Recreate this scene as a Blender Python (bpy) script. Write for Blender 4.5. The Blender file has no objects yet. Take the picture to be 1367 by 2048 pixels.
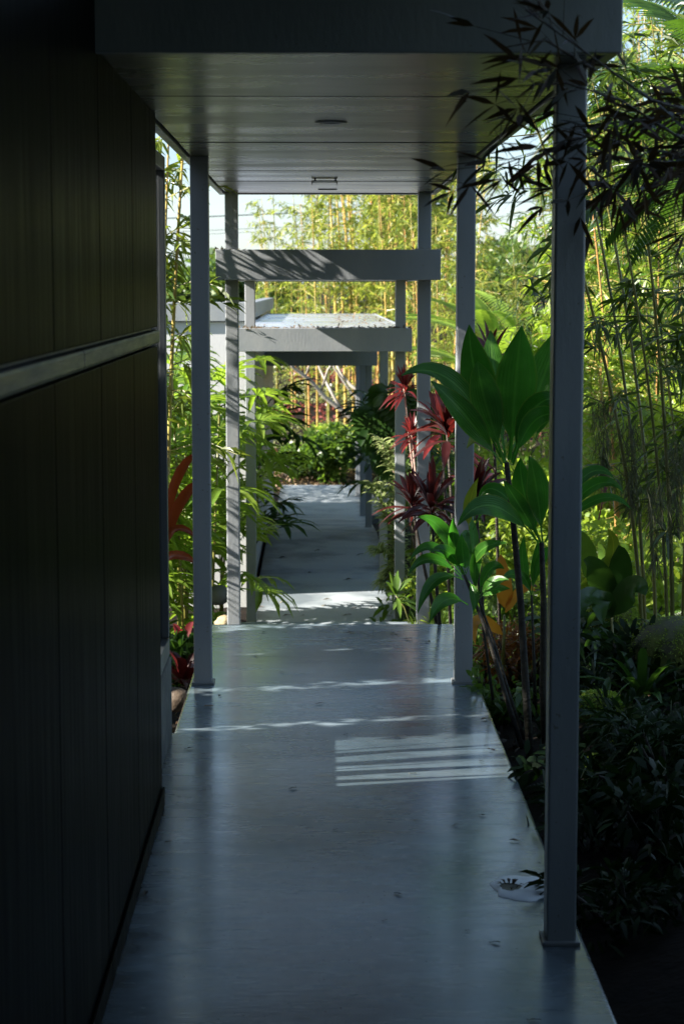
import bpy, math, random
import numpy as np
from mathutils import Vector, Matrix, Quaternion
S = bpy.context.scene
C = S.collection
R = math.radians
random.seed(7); RNG = np.random.default_rng(7)

# ------------------------------------------------------------------ camera
FPX, W0, H0 = 4000.0, 1367.0, 2048.0
PITCH = math.atan((1024 - 575) / FPX)
YAW = math.atan((683.5 - 630) / FPX * math.cos(PITCH))
EYE = Vector((0, 0, 1.95))
cd = bpy.data.cameras.new('camera'); cam = bpy.data.objects.new('camera', cd); C.objects.link(cam)
cam.location = EYE
cam.rotation_euler = (math.pi/2 - PITCH, 0, -YAW)
cd.sensor_fit = 'VERTICAL'; cd.sensor_height = 36; cd.lens = FPX / H0 * 36
cd.clip_start = .05; cd.clip_end = 3000
cd.dof.use_dof = True; cd.dof.focus_distance = 9.3; cd.dof.aperture_fstop = 6.3
S.camera = cam
_F = Vector((math.sin(YAW)*math.cos(PITCH), math.cos(YAW)*math.cos(PITCH), -math.sin(PITCH)))
_R = Vector((math.cos(YAW), -math.sin(YAW), 0)); _U = _R.cross(_F)
def at(u, v, Y):
    "world point at distance Y down the walk that lies on the sight line of photo pixel (u, v)"
    d = _F + _R*((u - 683.5)/FPX) + _U*((1024 - v)/FPX)
    return EYE + d*(Y/d.y)

# ------------------------------------------------------------------ light
SUN_D = Vector((1, .22, -.61)).normalized()
sd = bpy.data.lights.new('sun', 'SUN'); so = bpy.data.objects.new('sun', sd); C.objects.link(so)
sd.energy = 5.0; sd.angle = R(.53); sd.color = (1, .94, .84)
so.rotation_euler = SUN_D.to_track_quat('-Z', 'Y').to_euler()
w = bpy.data.worlds.new('World'); S.world = w; w.use_nodes = True
nt = w.node_tree; nt.nodes.clear()
sky = nt.nodes.new('ShaderNodeTexSky'); sky.sky_type = 'NISHITA'; sky.sun_disc = False
sky.sun_elevation = math.asin(-SUN_D.z); sky.sun_rotation = math.atan2(-SUN_D.x, -SUN_D.y)
sky.air_density = 1.0; sky.dust_density = 0.6; sky.ozone_density = 2.0
bg = nt.nodes.new('ShaderNodeBackground'); bg.inputs[1].default_value = .064
out = nt.nodes.new('ShaderNodeOutputWorld')
# thin cirrus veil, the same all round the sky
tcw = nt.nodes.new('ShaderNodeTexCoord'); mpw = nt.nodes.new('ShaderNodeMapping'); mpw.inputs['Scale'].default_value = (2.2, 2.2, 9)
nzw = nt.nodes.new('ShaderNodeTexNoise'); nzw.inputs['Scale'].default_value = 1.6; nzw.inputs['Detail'].default_value = 6
rpw = nt.nodes.new('ShaderNodeValToRGB'); rpw.color_ramp.elements[0].position = .35; rpw.color_ramp.elements[0].color = (.25,)*3 + (1,)
rpw.color_ramp.elements[1].position = .70; rpw.color_ramp.elements[1].color = (.75,)*3 + (1,)
mxw = nt.nodes.new('ShaderNodeMix'); mxw.data_type = 'RGBA'; mxw.inputs[7].default_value = (1.9, 2.75, 3.9, 1)
nt.links.new(tcw.outputs['Generated'], mpw.inputs[0]); nt.links.new(mpw.outputs[0], nzw.inputs['Vector'])
nt.links.new(nzw.outputs['Fac'], rpw.inputs[0]); nt.links.new(rpw.outputs[0], mxw.inputs[0])
nt.links.new(sky.outputs[0], mxw.inputs[6]); nt.links.new(mxw.outputs[2], bg.inputs[0]); nt.links.new(bg.outputs[0], out.inputs[0])
S.view_settings.view_transform = 'Standard'; S.view_settings.look = 'None'
S.view_settings.exposure = 2.05; S.view_settings.gamma = 1; S.view_settings.use_curve_mapping = False
S.render.engine = 'CYCLES'; S.cycles.max_bounces = 8; S.cycles.transparent_max_bounces = 12

# ------------------------------------------------------------------ materials
def nodes(name):
    m = bpy.data.materials.new(name); m.use_nodes = True
    n = m.node_tree; n.nodes.clear()
    o = n.nodes.new('ShaderNodeOutputMaterial')
    return m, n, o
def N(n, t, **kw):
    x = n.nodes.new(t)
    for k, v in kw.items(): setattr(x, k, v)
    return x
def noise(n, scale, detail=4, stretch=(1, 1, 1), rough=.55, coord='Object'):
    tc = N(n, 'ShaderNodeTexCoord'); mp = N(n, 'ShaderNodeMapping'); mp.inputs['Scale'].default_value = stretch
    t = N(n, 'ShaderNodeTexNoise'); t.inputs['Scale'].default_value = scale; t.inputs['Detail'].default_value = detail
    t.inputs['Roughness'].default_value = rough
    n.links.new(tc.outputs[coord], mp.inputs[0]); n.links.new(mp.outputs[0], t.inputs['Vector'])
    return t.outputs['Fac']
def ramp(n, fac, stops):
    r = N(n, 'ShaderNodeValToRGB'); e = r.color_ramp.elements
    while len(e) < len(stops): e.new(.5)
    for i, (p, c) in enumerate(stops):
        e[i].position = p; e[i].color = (*c, 1) if isinstance(c, (tuple, list)) else (c, c, c, 1)
    n.links.new(fac, r.inputs[0]); return r.outputs[0]
def mixc(n, fac, a, b, mode='MIX'):
    x = N(n, 'ShaderNodeMix', data_type='RGBA', blend_type=mode)
    if hasattr(fac, 'is_linked'): n.links.new(fac, x.inputs[0])
    else: x.inputs[0].default_value = fac
    for i, s in ((6, a), (7, b)):
        if hasattr(s, 'is_linked'): n.links.new(s, x.inputs[i])
        else: x.inputs[i].default_value = (*s, 1)
    return x.outputs[2]
def surface(name, stops, scale=3, stretch=(1, 1, 1), rough=(.3, .5), bump=.1, bscale=None, spots=None, spec=.5, detail=6, coat=0, ior=1.5):
    m, n, o = nodes(name)
    f = noise(n, scale, detail, stretch)
    col = ramp(n, f, stops)
    if spots:
        sp = noise(n, spots[0], 2)
        k = ramp(n, sp, [(spots[1], 0.), (spots[1]+.03, 1.)])
        col = mixc(n, k, col, spots[2])
    p = N(n, 'ShaderNodeBsdfPrincipled')
    n.links.new(col, p.inputs['Base Color'])
    f2 = noise(n, scale*1.7, 5, stretch)
    rr = ramp(n, f2, [(.3, rough[0]), (.7, rough[1])])
    n.links.new(rr, p.inputs['Roughness']); p.inputs['Specular IOR Level'].default_value = spec; p.inputs['IOR'].default_value = ior
    if coat: p.inputs['Coat Weight'].default_value = coat; p.inputs['Coat Roughness'].default_value = .25
    if bump:
        b = N(n, 'ShaderNodeBump'); b.inputs['Strength'].default_value = bump; b.inputs['Distance'].default_value = .01
        n.links.new(noise(n, bscale or scale*6, 5, stretch), b.inputs['Height']); n.links.new(b.outputs[0], p.inputs['Normal'])
    n.links.new(p.outputs[0], o.inputs[0]); return m
def leaf_mat(name, dark, light, edge=None, spec=.45, trans=.45, est=(.35, .75), rib=0, rough=.38, tcol=None, veins=0, dead=None):
    m, n, o = nodes(name)
    at_ = N(n, 'ShaderNodeAttribute', attribute_name='tint')
    col = mixc(n, at_.outputs['Fac'], dark, light)
    nz = noise(n, 9, 3)
    col = mixc(n, ramp(n, nz, [(.35, .55), (.65, 1.)]), (0, 0, 0), col, 'MIX')
    if edge:
        e = N(n, 'ShaderNodeAttribute', attribute_name='edge')
        col = mixc(n, ramp(n, e.outputs['Fac'], [(est[0], 0.), (est[1], 1.)]), col, edge)
    if rib:
        e = N(n, 'ShaderNodeAttribute', attribute_name='edge')
        col = mixc(n, ramp(n, e.outputs['Fac'], [(.03, rib), (.10, 0.)]), col, (light[0]*2.2, light[1]*1.7, light[2]*2))
    if dead:
        col = mixc(n, ramp(n, noise(n, 5, 4), [(.6, 0.), (.72, 1.)]), col, dead)
    p = N(n, 'ShaderNodeBsdfPrincipled'); n.links.new(col, p.inputs['Base Color'])
    p.inputs['Roughness'].default_value = rough; p.inputs['Specular IOR Level'].default_value = spec
    if veins:
        e = N(n, 'ShaderNodeAttribute', attribute_name='edge')
        b = N(n, 'ShaderNodeBump'); b.inputs['Strength'].default_value = veins; b.inputs['Distance'].default_value = .004
        sn = N(n, 'ShaderNodeMath', operation='SINE'); mu = N(n, 'ShaderNodeMath', operation='MULTIPLY'); mu.inputs[1].default_value = 34
        n.links.new(e.outputs['Fac'], mu.inputs[0]); n.links.new(mu.outputs[0], sn.inputs[0])
        n.links.new(sn.outputs[0], b.inputs['Height']); n.links.new(b.outputs[0], p.inputs['Normal'])
    t = N(n, 'ShaderNodeBsdfTranslucent')
    tc = mixc(n, .65, col, tcol or (light[0]*1.6, light[1]*1.7, light[2]*.8))
    n.links.new(tc, t.inputs[0])
    mx = N(n, 'ShaderNodeMixShader'); mx.inputs[0].default_value = trans
    n.links.new(p.outputs[0], mx.inputs[1]); n.links.new(t.outputs[0], mx.inputs[2]); n.links.new(mx.outputs[0], o.inputs[0])
    return m
M = {}
M['paint'] = surface('grey_paint', [(.3, (.215, .235, .255)), (.7, (.285, .295, .30))], 5, (1, 1, .35), (.32, .5), .12, 60, spots=(55, .70, (.18, .17, .155)))
M['paint_dark'] = surface('weathered_paint', [(.3, (.14, .15, .16)), (.7, (.22, .225, .23))], 5, (1, 1, .35), (.35, .5), .15, 60)
M['soffit'] = surface('soffit_board', [(.28, (.065, .063, .046)), (.40, (.108, .106, .080)), (.72, (.128, .126, .098))], 1.0, (.6, 1.8, 1), (.22, .36), .02, 40)
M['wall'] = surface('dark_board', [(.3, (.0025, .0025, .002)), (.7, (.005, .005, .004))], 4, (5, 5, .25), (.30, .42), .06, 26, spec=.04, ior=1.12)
M['core'] = surface('dark_core', [(.3, (.01, .01, .01)), (.7, (.02, .02, .02))], 3)
M['rail'] = surface('belt_board', [(.3, (.012, .012, .007)), (.7, (.026, .024, .014))], 4, (5, .5, 5), (.35, .5), .12, 30)
M['frame'] = surface('window_metal', [(.3, (.05, .055, .06)), (.7, (.09, .095, .10))], 4, (1, 1, .3), (.25, .4), .05, 30)
M['plinth'] = surface('plinth_concrete', [(.3, (.045, .05, .052)), (.7, (.09, .095, .095))], 4, (1, 1, 1), (.5, .75), .3, 40)
M['render'] = surface('building_render', [(.3, (.50, .50, .51)), (.7, (.58, .58, .58))], 2, (1, 1, .5), (.6, .8), .1, 40)
M['roof'] = surface('roof_membrane', [(.3, (.20, .20, .21)), (.7, (.36, .36, .37))], 1.2, (1, .5, 1), (.10, .4), .06, 20, coat=.4)
M['soil'] = surface('dark_soil', [(.3, (.004, .0035, .003)), (.7, (.016, .011, .008))], 7, (1, 1, 1), (.85, .95), .9, 30, spec=.1)
M['litter'] = leaf_mat('leaf_litter', (.09, .05, .025), (.30, .20, .11), trans=.1, rough=.7)
M['dryleaf'] = leaf_mat('dry_leaf', (.02, .013, .008), (.06, .035, .02), trans=.05, rough=.6)
M['paleleaf'] = leaf_mat('pale_dry_leaf', (.38, .30, .2), (.5, .42, .3), trans=.1, rough=.6)
M['wire'] = surface('wire', [(.3, (.03, .04, .05)), (.7, (.05, .06, .07))], 3)
M['metal'] = surface('fixture_metal', [(.3, (.35, .35, .35)), (.7, (.5, .5, .5))], 4, rough=(.25, .35))
M['black'] = surface('black_plastic', [(.3, (.01, .01, .01)), (.7, (.02, .02, .02))], 4)
M['bark'] = surface('grey_bark', [(.3, (.20, .17, .14)), (.7, (.45, .41, .36))], 9, (1, 1, .4), (.7, .9), .5, 40)
M['darkbark'] = surface('dark_stem', [(.3, (.018, .013, .009)), (.7, (.06, .045, .03))], 14, (1, 1, 3), (.6, .85), .8, 40)
M['mossbark'] = surface('ti_stem', [(.3, (.008, .006, .004)), (.55, (.02, .016, .009)), (.75, (.03, .035, .01))], 10, (1, 1, 2), (.6, .85), .8, 40)
M['redstem'] = surface('pink_stem', [(.3, (.20, .12, .09)), (.7, (.36, .25, .2))], 14, (1, 1, 3), (.6, .85), .4, 40)
M['culm_y'] = surface('yellow_culm', [(.3, (.28, .18, .045)), (.5, (.42, .30, .08)), (.75, (.28, .29, .08))], 3, (1, 1, .4), (.25, .4), .05, 30)
M['culm_o'] = surface('orange_culm', [(.3, (.36, .16, .05)), (.7, (.44, .26, .08))], 3, (1, 1, .4), (.25, .4), .05, 30)
M['culm_g'] = surface('green_culm', [(.3, (.07, .08, .02)), (.5, (.16, .15, .035)), (.75, (.30, .25, .05))], 3, (1, 1, .6), (.25, .4), .05, 30)
M['rock'] = surface('mossy_rock', [(.35, (.07, .06, .045)), (.5, (.06, .075, .012)), (.7, (.13, .15, .02))], 5, (1, 1, 1), (.8, .95), 1, 30)
M['stone'] = surface('tan_stone', [(.3, (.22, .16, .08)), (.7, (.42, .34, .2))], 8, (1, 1, 1), (.7, .9), .8, 30)
M['lf_bamboo'] = leaf_mat('bamboo_leaf', (.04, .10, .012), (.22, .26, .04), trans=.5)
M['lf_grove'] = leaf_mat('grove_leaf', (.09, .18, .035), (.36, .38, .09), trans=.5)
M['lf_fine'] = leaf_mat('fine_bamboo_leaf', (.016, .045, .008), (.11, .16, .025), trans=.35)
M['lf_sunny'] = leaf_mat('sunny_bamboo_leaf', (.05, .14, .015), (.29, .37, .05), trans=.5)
M['lf_shade'] = leaf_mat('shaded_leaf', (.004, .014, .003), (.016, .040, .006), trans=.15, rough=.55, spec=.15)  # leaf green darkened, the bed's deep shade put into the colour
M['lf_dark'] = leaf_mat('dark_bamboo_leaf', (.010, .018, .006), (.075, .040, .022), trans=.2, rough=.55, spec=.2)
M['lf_palm'] = leaf_mat('lady_palm_leaf', (.08, .17, .02), (.24, .34, .05), trans=.5, rough=.33)
M['lf_frond'] = leaf_mat('palm_frond_leaf', (.025, .07, .012), (.07, .14, .02), trans=.35, rough=.35)
M['lf_ti'] = leaf_mat('ti_leaf', (.024, .10, .012), (.08, .24, .03), edge=(.16, .22, .03), est=(.86, 1.0), rib=.45, trans=.45, rough=.27, tcol=(.07, .33, .02), veins=.35)
M['lf_tiy'] = leaf_mat('ti_yellow_leaf', (.08, .17, .02), (.24, .27, .03), rib=.5, trans=.45, rough=.32, veins=.3, dead=(.20, .09, .015))
M['lf_red'] = leaf_mat('red_cordyline_leaf', (.065, .010, .013), (.25, .035, .035), trans=.4, rough=.33, tcol=(.45, .05, .04))
M['lf_wine'] = leaf_mat('wine_cordyline_leaf', (.025, .008, .012), (.10, .025, .022), trans=.3, rough=.30, tcol=(.30, .03, .02))
M['lf_song'] = leaf_mat('variegated_leaf', (.06, .13, .025), (.12, .20, .04), edge=(.52, .55, .25), trans=.35)
M['lf_shrub'] = leaf_mat('shrub_leaf', (.035, .09, .015), (.12, .20, .03), trans=.4)
M['lf_bright'] = leaf_mat('bright_shrub_leaf', (.10, .21, .03), (.34, .42, .07), trans=.5)
M['lf_deep'] = leaf_mat('deep_green_leaf', (.015, .045, .010), (.045, .10, .018), trans=.3, rough=.3)
M['lf_tree'] = leaf_mat('tree_leaf', (.055, .12, .03), (.16, .23, .05), trans=.35)
M['lf_orange'] = leaf_mat('orange_leaf', (.42, .13, .015), (.60, .30, .03), trans=.45, tcol=(.9, .35, .03))
M['lf_brom'] = leaf_mat('bromeliad_leaf', (.09, .018, .012), (.26, .06, .022), trans=.45, rough=.28, tcol=(.5, .09, .015))
M['lf_rust'] = leaf_mat('rusty_fern', (.12, .035, .01), (.34, .12, .03), trans=.35)
M['lf_cover'] = leaf_mat('ground_cover_leaf', (.10, .13, .05), (.30, .30, .13), trans=.3)
M['lf_redcover'] = leaf_mat('red_cover_leaf', (.14, .03, .03), (.34, .10, .09), trans=.3)
M['lf_moss'] = leaf_mat('hanging_moss', (.07, .075, .04), (.16, .16, .09), trans=.2, rough=.8)
M['fl_mag'] = leaf_mat('magenta_flower', (.30, .02, .16), (.55, .05, .32), trans=.3)
M['fl_red'] = leaf_mat('red_flower', (.45, .02, .03), (.7, .05, .05), trans=.3)
def make_glass():
    m, n, o = nodes('window_glass')
    fr = N(n, 'ShaderNodeFresnel'); fr.inputs[0].default_value = 1.45
    tr = N(n, 'ShaderNodeBsdfTransparent'); tr.inputs[0].default_value = (.62, .65, .66, 1)
    gl = N(n, 'ShaderNodeBsdfGlossy'); gl.inputs['Roughness'].default_value = .02
    mx = N(n, 'ShaderNodeMixShader')
    n.links.new(fr.outputs[0], mx.inputs[0]); n.links.new(tr.outputs[0], mx.inputs[1]); n.links.new(gl.outputs[0], mx.inputs[2])
    n.links.new(mx.outputs[0], o.inputs[0]); return m
M['glass'] = make_glass()
def make_floor(far=False):
    m, n, o = nodes('brightened_concrete' if far else 'sealed_concrete')
    a = noise(n, 1.1, 6, (.7, 1.8, 1)); b = noise(n, 5, 6, (.7, 2.2, 1)); c = noise(n, 0.55, 3)
    col = ramp(n, a, [(.28, (.10, .155, .195)), (.5, (.20, .262, .305)), (.72, (.28, .335, .365))])
    col = mixc(n, ramp(n, b, [(.34, .55), (.60, 1.)]), (.085, .10, .115), col)
    if far: col = mixc(n, .55, col, (.37, .385, .40))  # far copy of the concrete lightened, open skylight put into the colour
    col = mixc(n, ramp(n, noise(n, 70, 2), [(.70, 0.), (.74, 1.)]), col, (.05, .05, .05))
    col = mixc(n, ramp(n, noise(n, 26, 3), [(.72, 0.), (.80, .6)]), col, (.45, .45, .45))
    big = noise(n, .9, 5, (1, 1, 1), .6)
    col = mixc(n, ramp(n, big, [(.47, 0.), (.62, .7)]), col, (.05, .072, .09))
    tcx = N(n, 'ShaderNodeTexCoord'); sx = N(n, 'ShaderNodeSeparateXYZ'); n.links.new(tcx.outputs['Object'], sx.inputs[0])
    sb = N(n, 'ShaderNodeMath', operation='SUBTRACT'); n.links.new(sx.outputs[0], sb.inputs[0]); sb.inputs[1].default_value = .10
    ab = N(n, 'ShaderNodeMath', operation='ABSOLUTE'); n.links.new(sb.outputs[0], ab.inputs[0])
    nd = N(n, 'ShaderNodeMath', operation='MULTIPLY_ADD'); n.links.new(noise(n, 6, 5), nd.inputs[0]); nd.inputs[1].default_value = .30; n.links.new(ab.outputs[0], nd.inputs[2])
    col = mixc(n, ramp(n, nd.outputs[0], [(.70, 0.), (.86, .75)]), col, (.035, .037, .035))   # dirt along the slab edges
    p = N(n, 'ShaderNodeBsdfPrincipled'); n.links.new(col, p.inputs['Base Color'])
    if not far: p.inputs['Coat Weight'].default_value = .45; p.inputs['Coat Roughness'].default_value = .16
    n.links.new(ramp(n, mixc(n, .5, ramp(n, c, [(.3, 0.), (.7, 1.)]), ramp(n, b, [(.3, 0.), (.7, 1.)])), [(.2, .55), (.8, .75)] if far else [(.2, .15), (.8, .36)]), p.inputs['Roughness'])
    p.inputs['Specular IOR Level'].default_value = .55
    bp = N(n, 'ShaderNodeBump'); bp.inputs['Strength'].default_value = .20; bp.inputs['Distance'].default_value = .006
    n.links.new(noise(n, 24, 6, (.5, 2, 1)), bp.inputs['Height']); n.links.new(bp.outputs[0], p.inputs['Normal'])
    n.links.new(p.outputs[0], o.inputs[0]); return m
M['floor'] = make_floor(); M['floor_far_lit'] = make_floor(True)

# ------------------------------------------------------------------ object helpers
def tag(o, label=None, cat=None, group=None, kind=None):
    if label: o['label'] = label
    if cat: o['category'] = cat
    if group: o['group'] = group
    if kind: o['kind'] = kind
    return o
def empty(name, loc, label=None, cat=None, group=None, rz=0):
    o = bpy.data.objects.new(name, None); C.objects.link(o); o.location = loc; o.rotation_euler.z = rz
    o.empty_display_size = .1
    return tag(o, label, cat, group)
def link(name, mesh, parent=None, kind=None):
    o = bpy.data.objects.new(name, mesh); C.objects.link(o)
    if parent: o.parent = parent
    if kind: o['kind'] = kind
    return o
def copy_tree(o, parent=None):
    c = o.copy(); C.objects.link(c)
    if parent: c.parent = parent
    for ch in [k for k in KIDS(o)]: copy_tree(ch, c)
    return c
def KIDS(o): return list(o.children)
class MB:
    def __init__(s): s.v = []; s.f = []; s.t = []; s.e = []; s.n = 0
    def add(s, V, F, tint=0., edge=None):
        V = np.asarray(V, float).reshape(-1, 3); k = len(V)
        s.v.append(V); s.f += [tuple(i + s.n for i in f) for f in F]; s.n += k
        s.t.append(np.full(k, tint) if np.isscalar(tint) else np.asarray(tint))
        s.e.append(np.zeros(k) if edge is None else np.asarray(edge, float))
    def box(s, a, b):
        (x0, y0, z0), (x1, y1, z1) = a, b
        s.add([(x0,y0,z0),(x1,y0,z0),(x1,y1,z0),(x0,y1,z0),(x0,y0,z1),(x1,y0,z1),(x1,y1,z1),(x0,y1,z1)],
              [(0,3,2,1),(4,5,6,7),(0,1,5,4),(1,2,6,5),(2,3,7,6),(3,0,4,7)])
    def tube(s, pts, rad, sides=6, tint=.5, cap=True):
        P = [Vector(p) for p in pts]; n = len(P)
        if np.isscalar(rad): rad = [rad]*n
        V = []; ref = Vector((.3, .9, .2))
        for i, p in enumerate(P):
            d = (P[min(i+1, n-1)] - P[max(i-1, 0)]).normalized()
            a = d.cross(ref)
            if a.length < .1: a = d.cross(Vector((1, 0, 0)))
            a.normalize(); b = d.cross(a)
            for k in range(sides):
                q = 2*math.pi*k/sides
                V.append(p + (a*math.cos(q) + b*math.sin(q))*rad[i])
        F = [(i*sides+k, i*sides+(k+1) % sides, (i+1)*sides+(k+1) % sides, (i+1)*sides+k) for i in range(n-1) for k in range(sides)]
        if cap: F.append(tuple(range(sides))[::-1]); F.append(tuple(range((n-1)*sides, n*sides)))
        s.add(V, F, tint)
    def mesh(s, name, mat, smooth=False):
        me = bpy.data.meshes.new(name)
        V = np.concatenate(s.v) if s.v else np.zeros((0, 3))
        me.from_pydata(V.tolist(), [], s.f)
        for nm, arr in (('tint', s.t), ('edge', s.e)):
            a = me.attributes.new(nm, 'FLOAT', 'POINT'); a.data.foreach_set('value', np.concatenate(arr).astype(np.float32))
        if smooth: me.polygons.foreach_set('use_smooth', [True]*len(me.polygons))
        me.materials.append(mat); me.update(); return me
    def build(s, name, mat, parent=None, smooth=False, kind=None):
        return link(name, s.mesh(name, mat, smooth), parent, kind)
def bevel(o, wd=.004, seg=2):
    m = o.modifiers.new('bevel', 'BEVEL'); m.width = wd; m.segments = seg; m.limit_method = 'ANGLE'
    return o
def boxo(name, a, b, mat, parent=None, bv=.004, kind=None):
    m = MB(); m.box(a, b); o = m.build(name, mat, parent, kind=kind)
    if bv: bevel(o, bv)
    return o

# bulk lanceolate leaves: P base, D direction, N normal hint (arrays)
def bulk(P, D, L, Wd, tint, droop=.25, rng=RNG):
    n = len(P); D = D/np.linalg.norm(D, axis=1)[:, None]
    rnd = rng.normal(size=(n, 3)); rnd[:, 2] += .9
    Sd = np.cross(D, rnd); Sd /= (np.linalg.norm(Sd, axis=1)[:, None] + 1e-9)
    L = L[:, None]; Wd = Wd[:, None]; dn = np.array([0, 0, -1.])
    q1 = P + D*L*.33; q2 = P + D*L*.68 + dn*L*droop*.3; q3 = P + D*L*.97 + dn*L*droop
    V = np.stack([P, q1-Sd*Wd*.5, q1+Sd*Wd*.5, q2-Sd*Wd*.36, q2+Sd*Wd*.36, q3], 1).reshape(-1, 3)
    return V, np.repeat(tint, 6)
def bulk_mesh(name, V, tint, mat):
    n = len(V)//6
    base = (np.arange(n)*6)[:, None]
    me = bpy.data.meshes.new(name)
    tri = np.concatenate([base + np.array([[0, 2, 1]]), base + np.array([[3, 4, 5]])], 1).reshape(-1, 3)
    quad = base + np.array([[1, 2, 4, 3]])
    me.vertices.add(len(V)); me.vertices.foreach_set('co', V.astype(np.float32).ravel())
    loops = np.concatenate([tri.ravel(), quad.ravel()]); nt_, nq = len(tri), len(quad)
    me.loops.add(len(loops)); me.loops.foreach_set('vertex_index', loops.astype(np.int32))
    st = np.concatenate([np.arange(nt_)*3, nt_*3 + np.arange(nq)*4])
    me.polygons.add(nt_+nq); me.polygons.foreach_set('loop_start', st.astype(np.int32))
    me.polygons.foreach_set('loop_total', np.concatenate([np.full(nt_, 3), np.full(nq, 4)]).astype(np.int32))
    a = me.attributes.new('tint', 'FLOAT', 'POINT'); a.data.foreach_set('value', tint.astype(np.float32))
    me.materials.append(mat); me.update(calc_edges=True); me.validate(); return me

# one broad leaf along a curve a-b-c (Bezier), width w, face turned towards nrm
def leaf(mb, a, b, c, wd, nrm, tint=.5, segs=8, fold=.18, wave=0., prof=None, stalk=0., flip=1):
    a, b, c, nrm = Vector(a), Vector(b), Vector(c), Vector(nrm)
    V = []; E = []; ph = random.random()*6
    for i in range(segs+1):
        t = i/segs
        p = a*(1-t)**2 + b*2*t*(1-t) + c*t*t
        d = ((b-a)*(1-t) + (c-b)*t).normalized()
        s = d.cross(nrm)
        if s.length < 1e-4: s = d.cross(Vector((1, .3, .2)))
        s.normalize(); n2 = s.cross(d).normalized()
        tt = max(0., (t - stalk)/(1 - stalk))
        h = (prof(tt) if prof else math.sin(math.pi*min(1, tt**.8*.97+.02))**.75) * wd*.5
        if t <= stalk: h = wd*.045
        if i == segs: h = wd*.01
        w1 = math.sin(t*9+ph)*wave*wd; w2 = math.cos(t*8+ph)*wave*wd
        V += [p - s*h + n2*(h*fold+w1), p - s*h*.5 + n2*(h*fold*.35+w1*.4), p, p + s*h*.5 + n2*(h*fold*.35+w2*.4), p + s*h + n2*(h*fold+w2)]
        E += [1, .5, 0, .5, 1]
    F = [(5*i+k, 5*i+k+1, 5*i+k+6, 5*i+k+5) for i in range(segs) for k in range(4)]
    mb.add(V, F, tint, E)

# ------------------------------------------------------------------ ground
def interp(x, pts):
    return float(np.interp(x, [p[0] for p in pts], [p[1] for p in pts]))
PROF = [(-40, -.12), (9, -.14), (11.3, -.30), (13, -.72), (15, -1.0), (17, -1.34), (26, -1.40), (31, -1.72), (36.4, -1.78), (37.5, -1.66), (45, -.75), (60, .7), (100, 1.2), (3000, 1.2)]
def gz(x, y):
    z = interp(y, PROF)
    if x > 1.0 and y < 36: z += .30*min(1, (x-1.0)/1.6)*max(0, min(1, (40-y)/20))
    if x > 1.05 or x < -.8: z += .04*math.sin(x*3.1+y*1.7) + .03*math.sin(x*5.3-y*4.1)
    return z
def ground_mesh():
    xs = sorted(set([round(-9+.3*i, 3) for i in range(61)] + [-900, -300, -120, -60, -35, -22, -14, 14, 22, 35, 60, 120, 300, 900]))
    ys = sorted(set([round(-6+.3*i, 3) for i in range(220)] + [-60, -30, -15, 64, 70, 80, 95, 120, 170, 260, 450, 900, 2500]))
    V = [(x, y, gz(x, y)) for y in ys for x in xs]; n = len(xs)
    F = [(j*n+i, j*n+i+1, (j+1)*n+i+1, (j+1)*n+i) for j in range(len(ys)-1) for i in range(n-1)]
    m = MB(); m.add(V, F); return m
tag(ground_mesh().build('ground', M['soil'], smooth=True), 'dark garden soil sloping down beside the walkway', kind='structure')

# walkway slabs
XL, XR = -.625, .805
def slab(name, pts, y0, y1, z0, z1, th=.75, mat='floor_far_lit'):
    m = MB(); x0, x1 = pts
    m.add([(x0,y0,z0-th),(x1,y0,z0-th),(x1,y1,z1-th),(x0,y1,z1-th),(x0,y0,z0),(x1,y0,z0),(x1,y1,z1),(x0,y1,z1)],
          [(0,3,2,1),(4,5,6,7),(0,1,5,4),(1,2,6,5),(2,3,7,6),(3,0,4,7)])
    return tag(bevel(m.build(name, M[mat]), .012, 3), kind='structure')
def poly_slab(name, P, z, th):
    n = len(P); m = MB()
    m.add([(x, y, z) for x, y in P] + [(x, y, z-th) for x, y in P],
          [tuple(range(n)), tuple(range(n, 2*n))[::-1]] + [(i, i+n, (i+1) % n+n, (i+1) % n) for i in range(n)])
    return tag(bevel(m.build(name, M['floor']), .012, 3), kind='structure')
poly_slab('walkway', [(-.78, -6), (XR, -6), (XR, 11.52), (XL, 11.52), (XL, 8.66), (-.78, 8.66)], 0, .8)
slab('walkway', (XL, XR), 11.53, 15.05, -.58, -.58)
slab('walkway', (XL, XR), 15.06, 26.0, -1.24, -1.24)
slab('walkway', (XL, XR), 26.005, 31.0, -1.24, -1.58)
slab('walkway', (XL, XR+.6), 31.005, 36.2, -1.58, -1.62)

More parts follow.
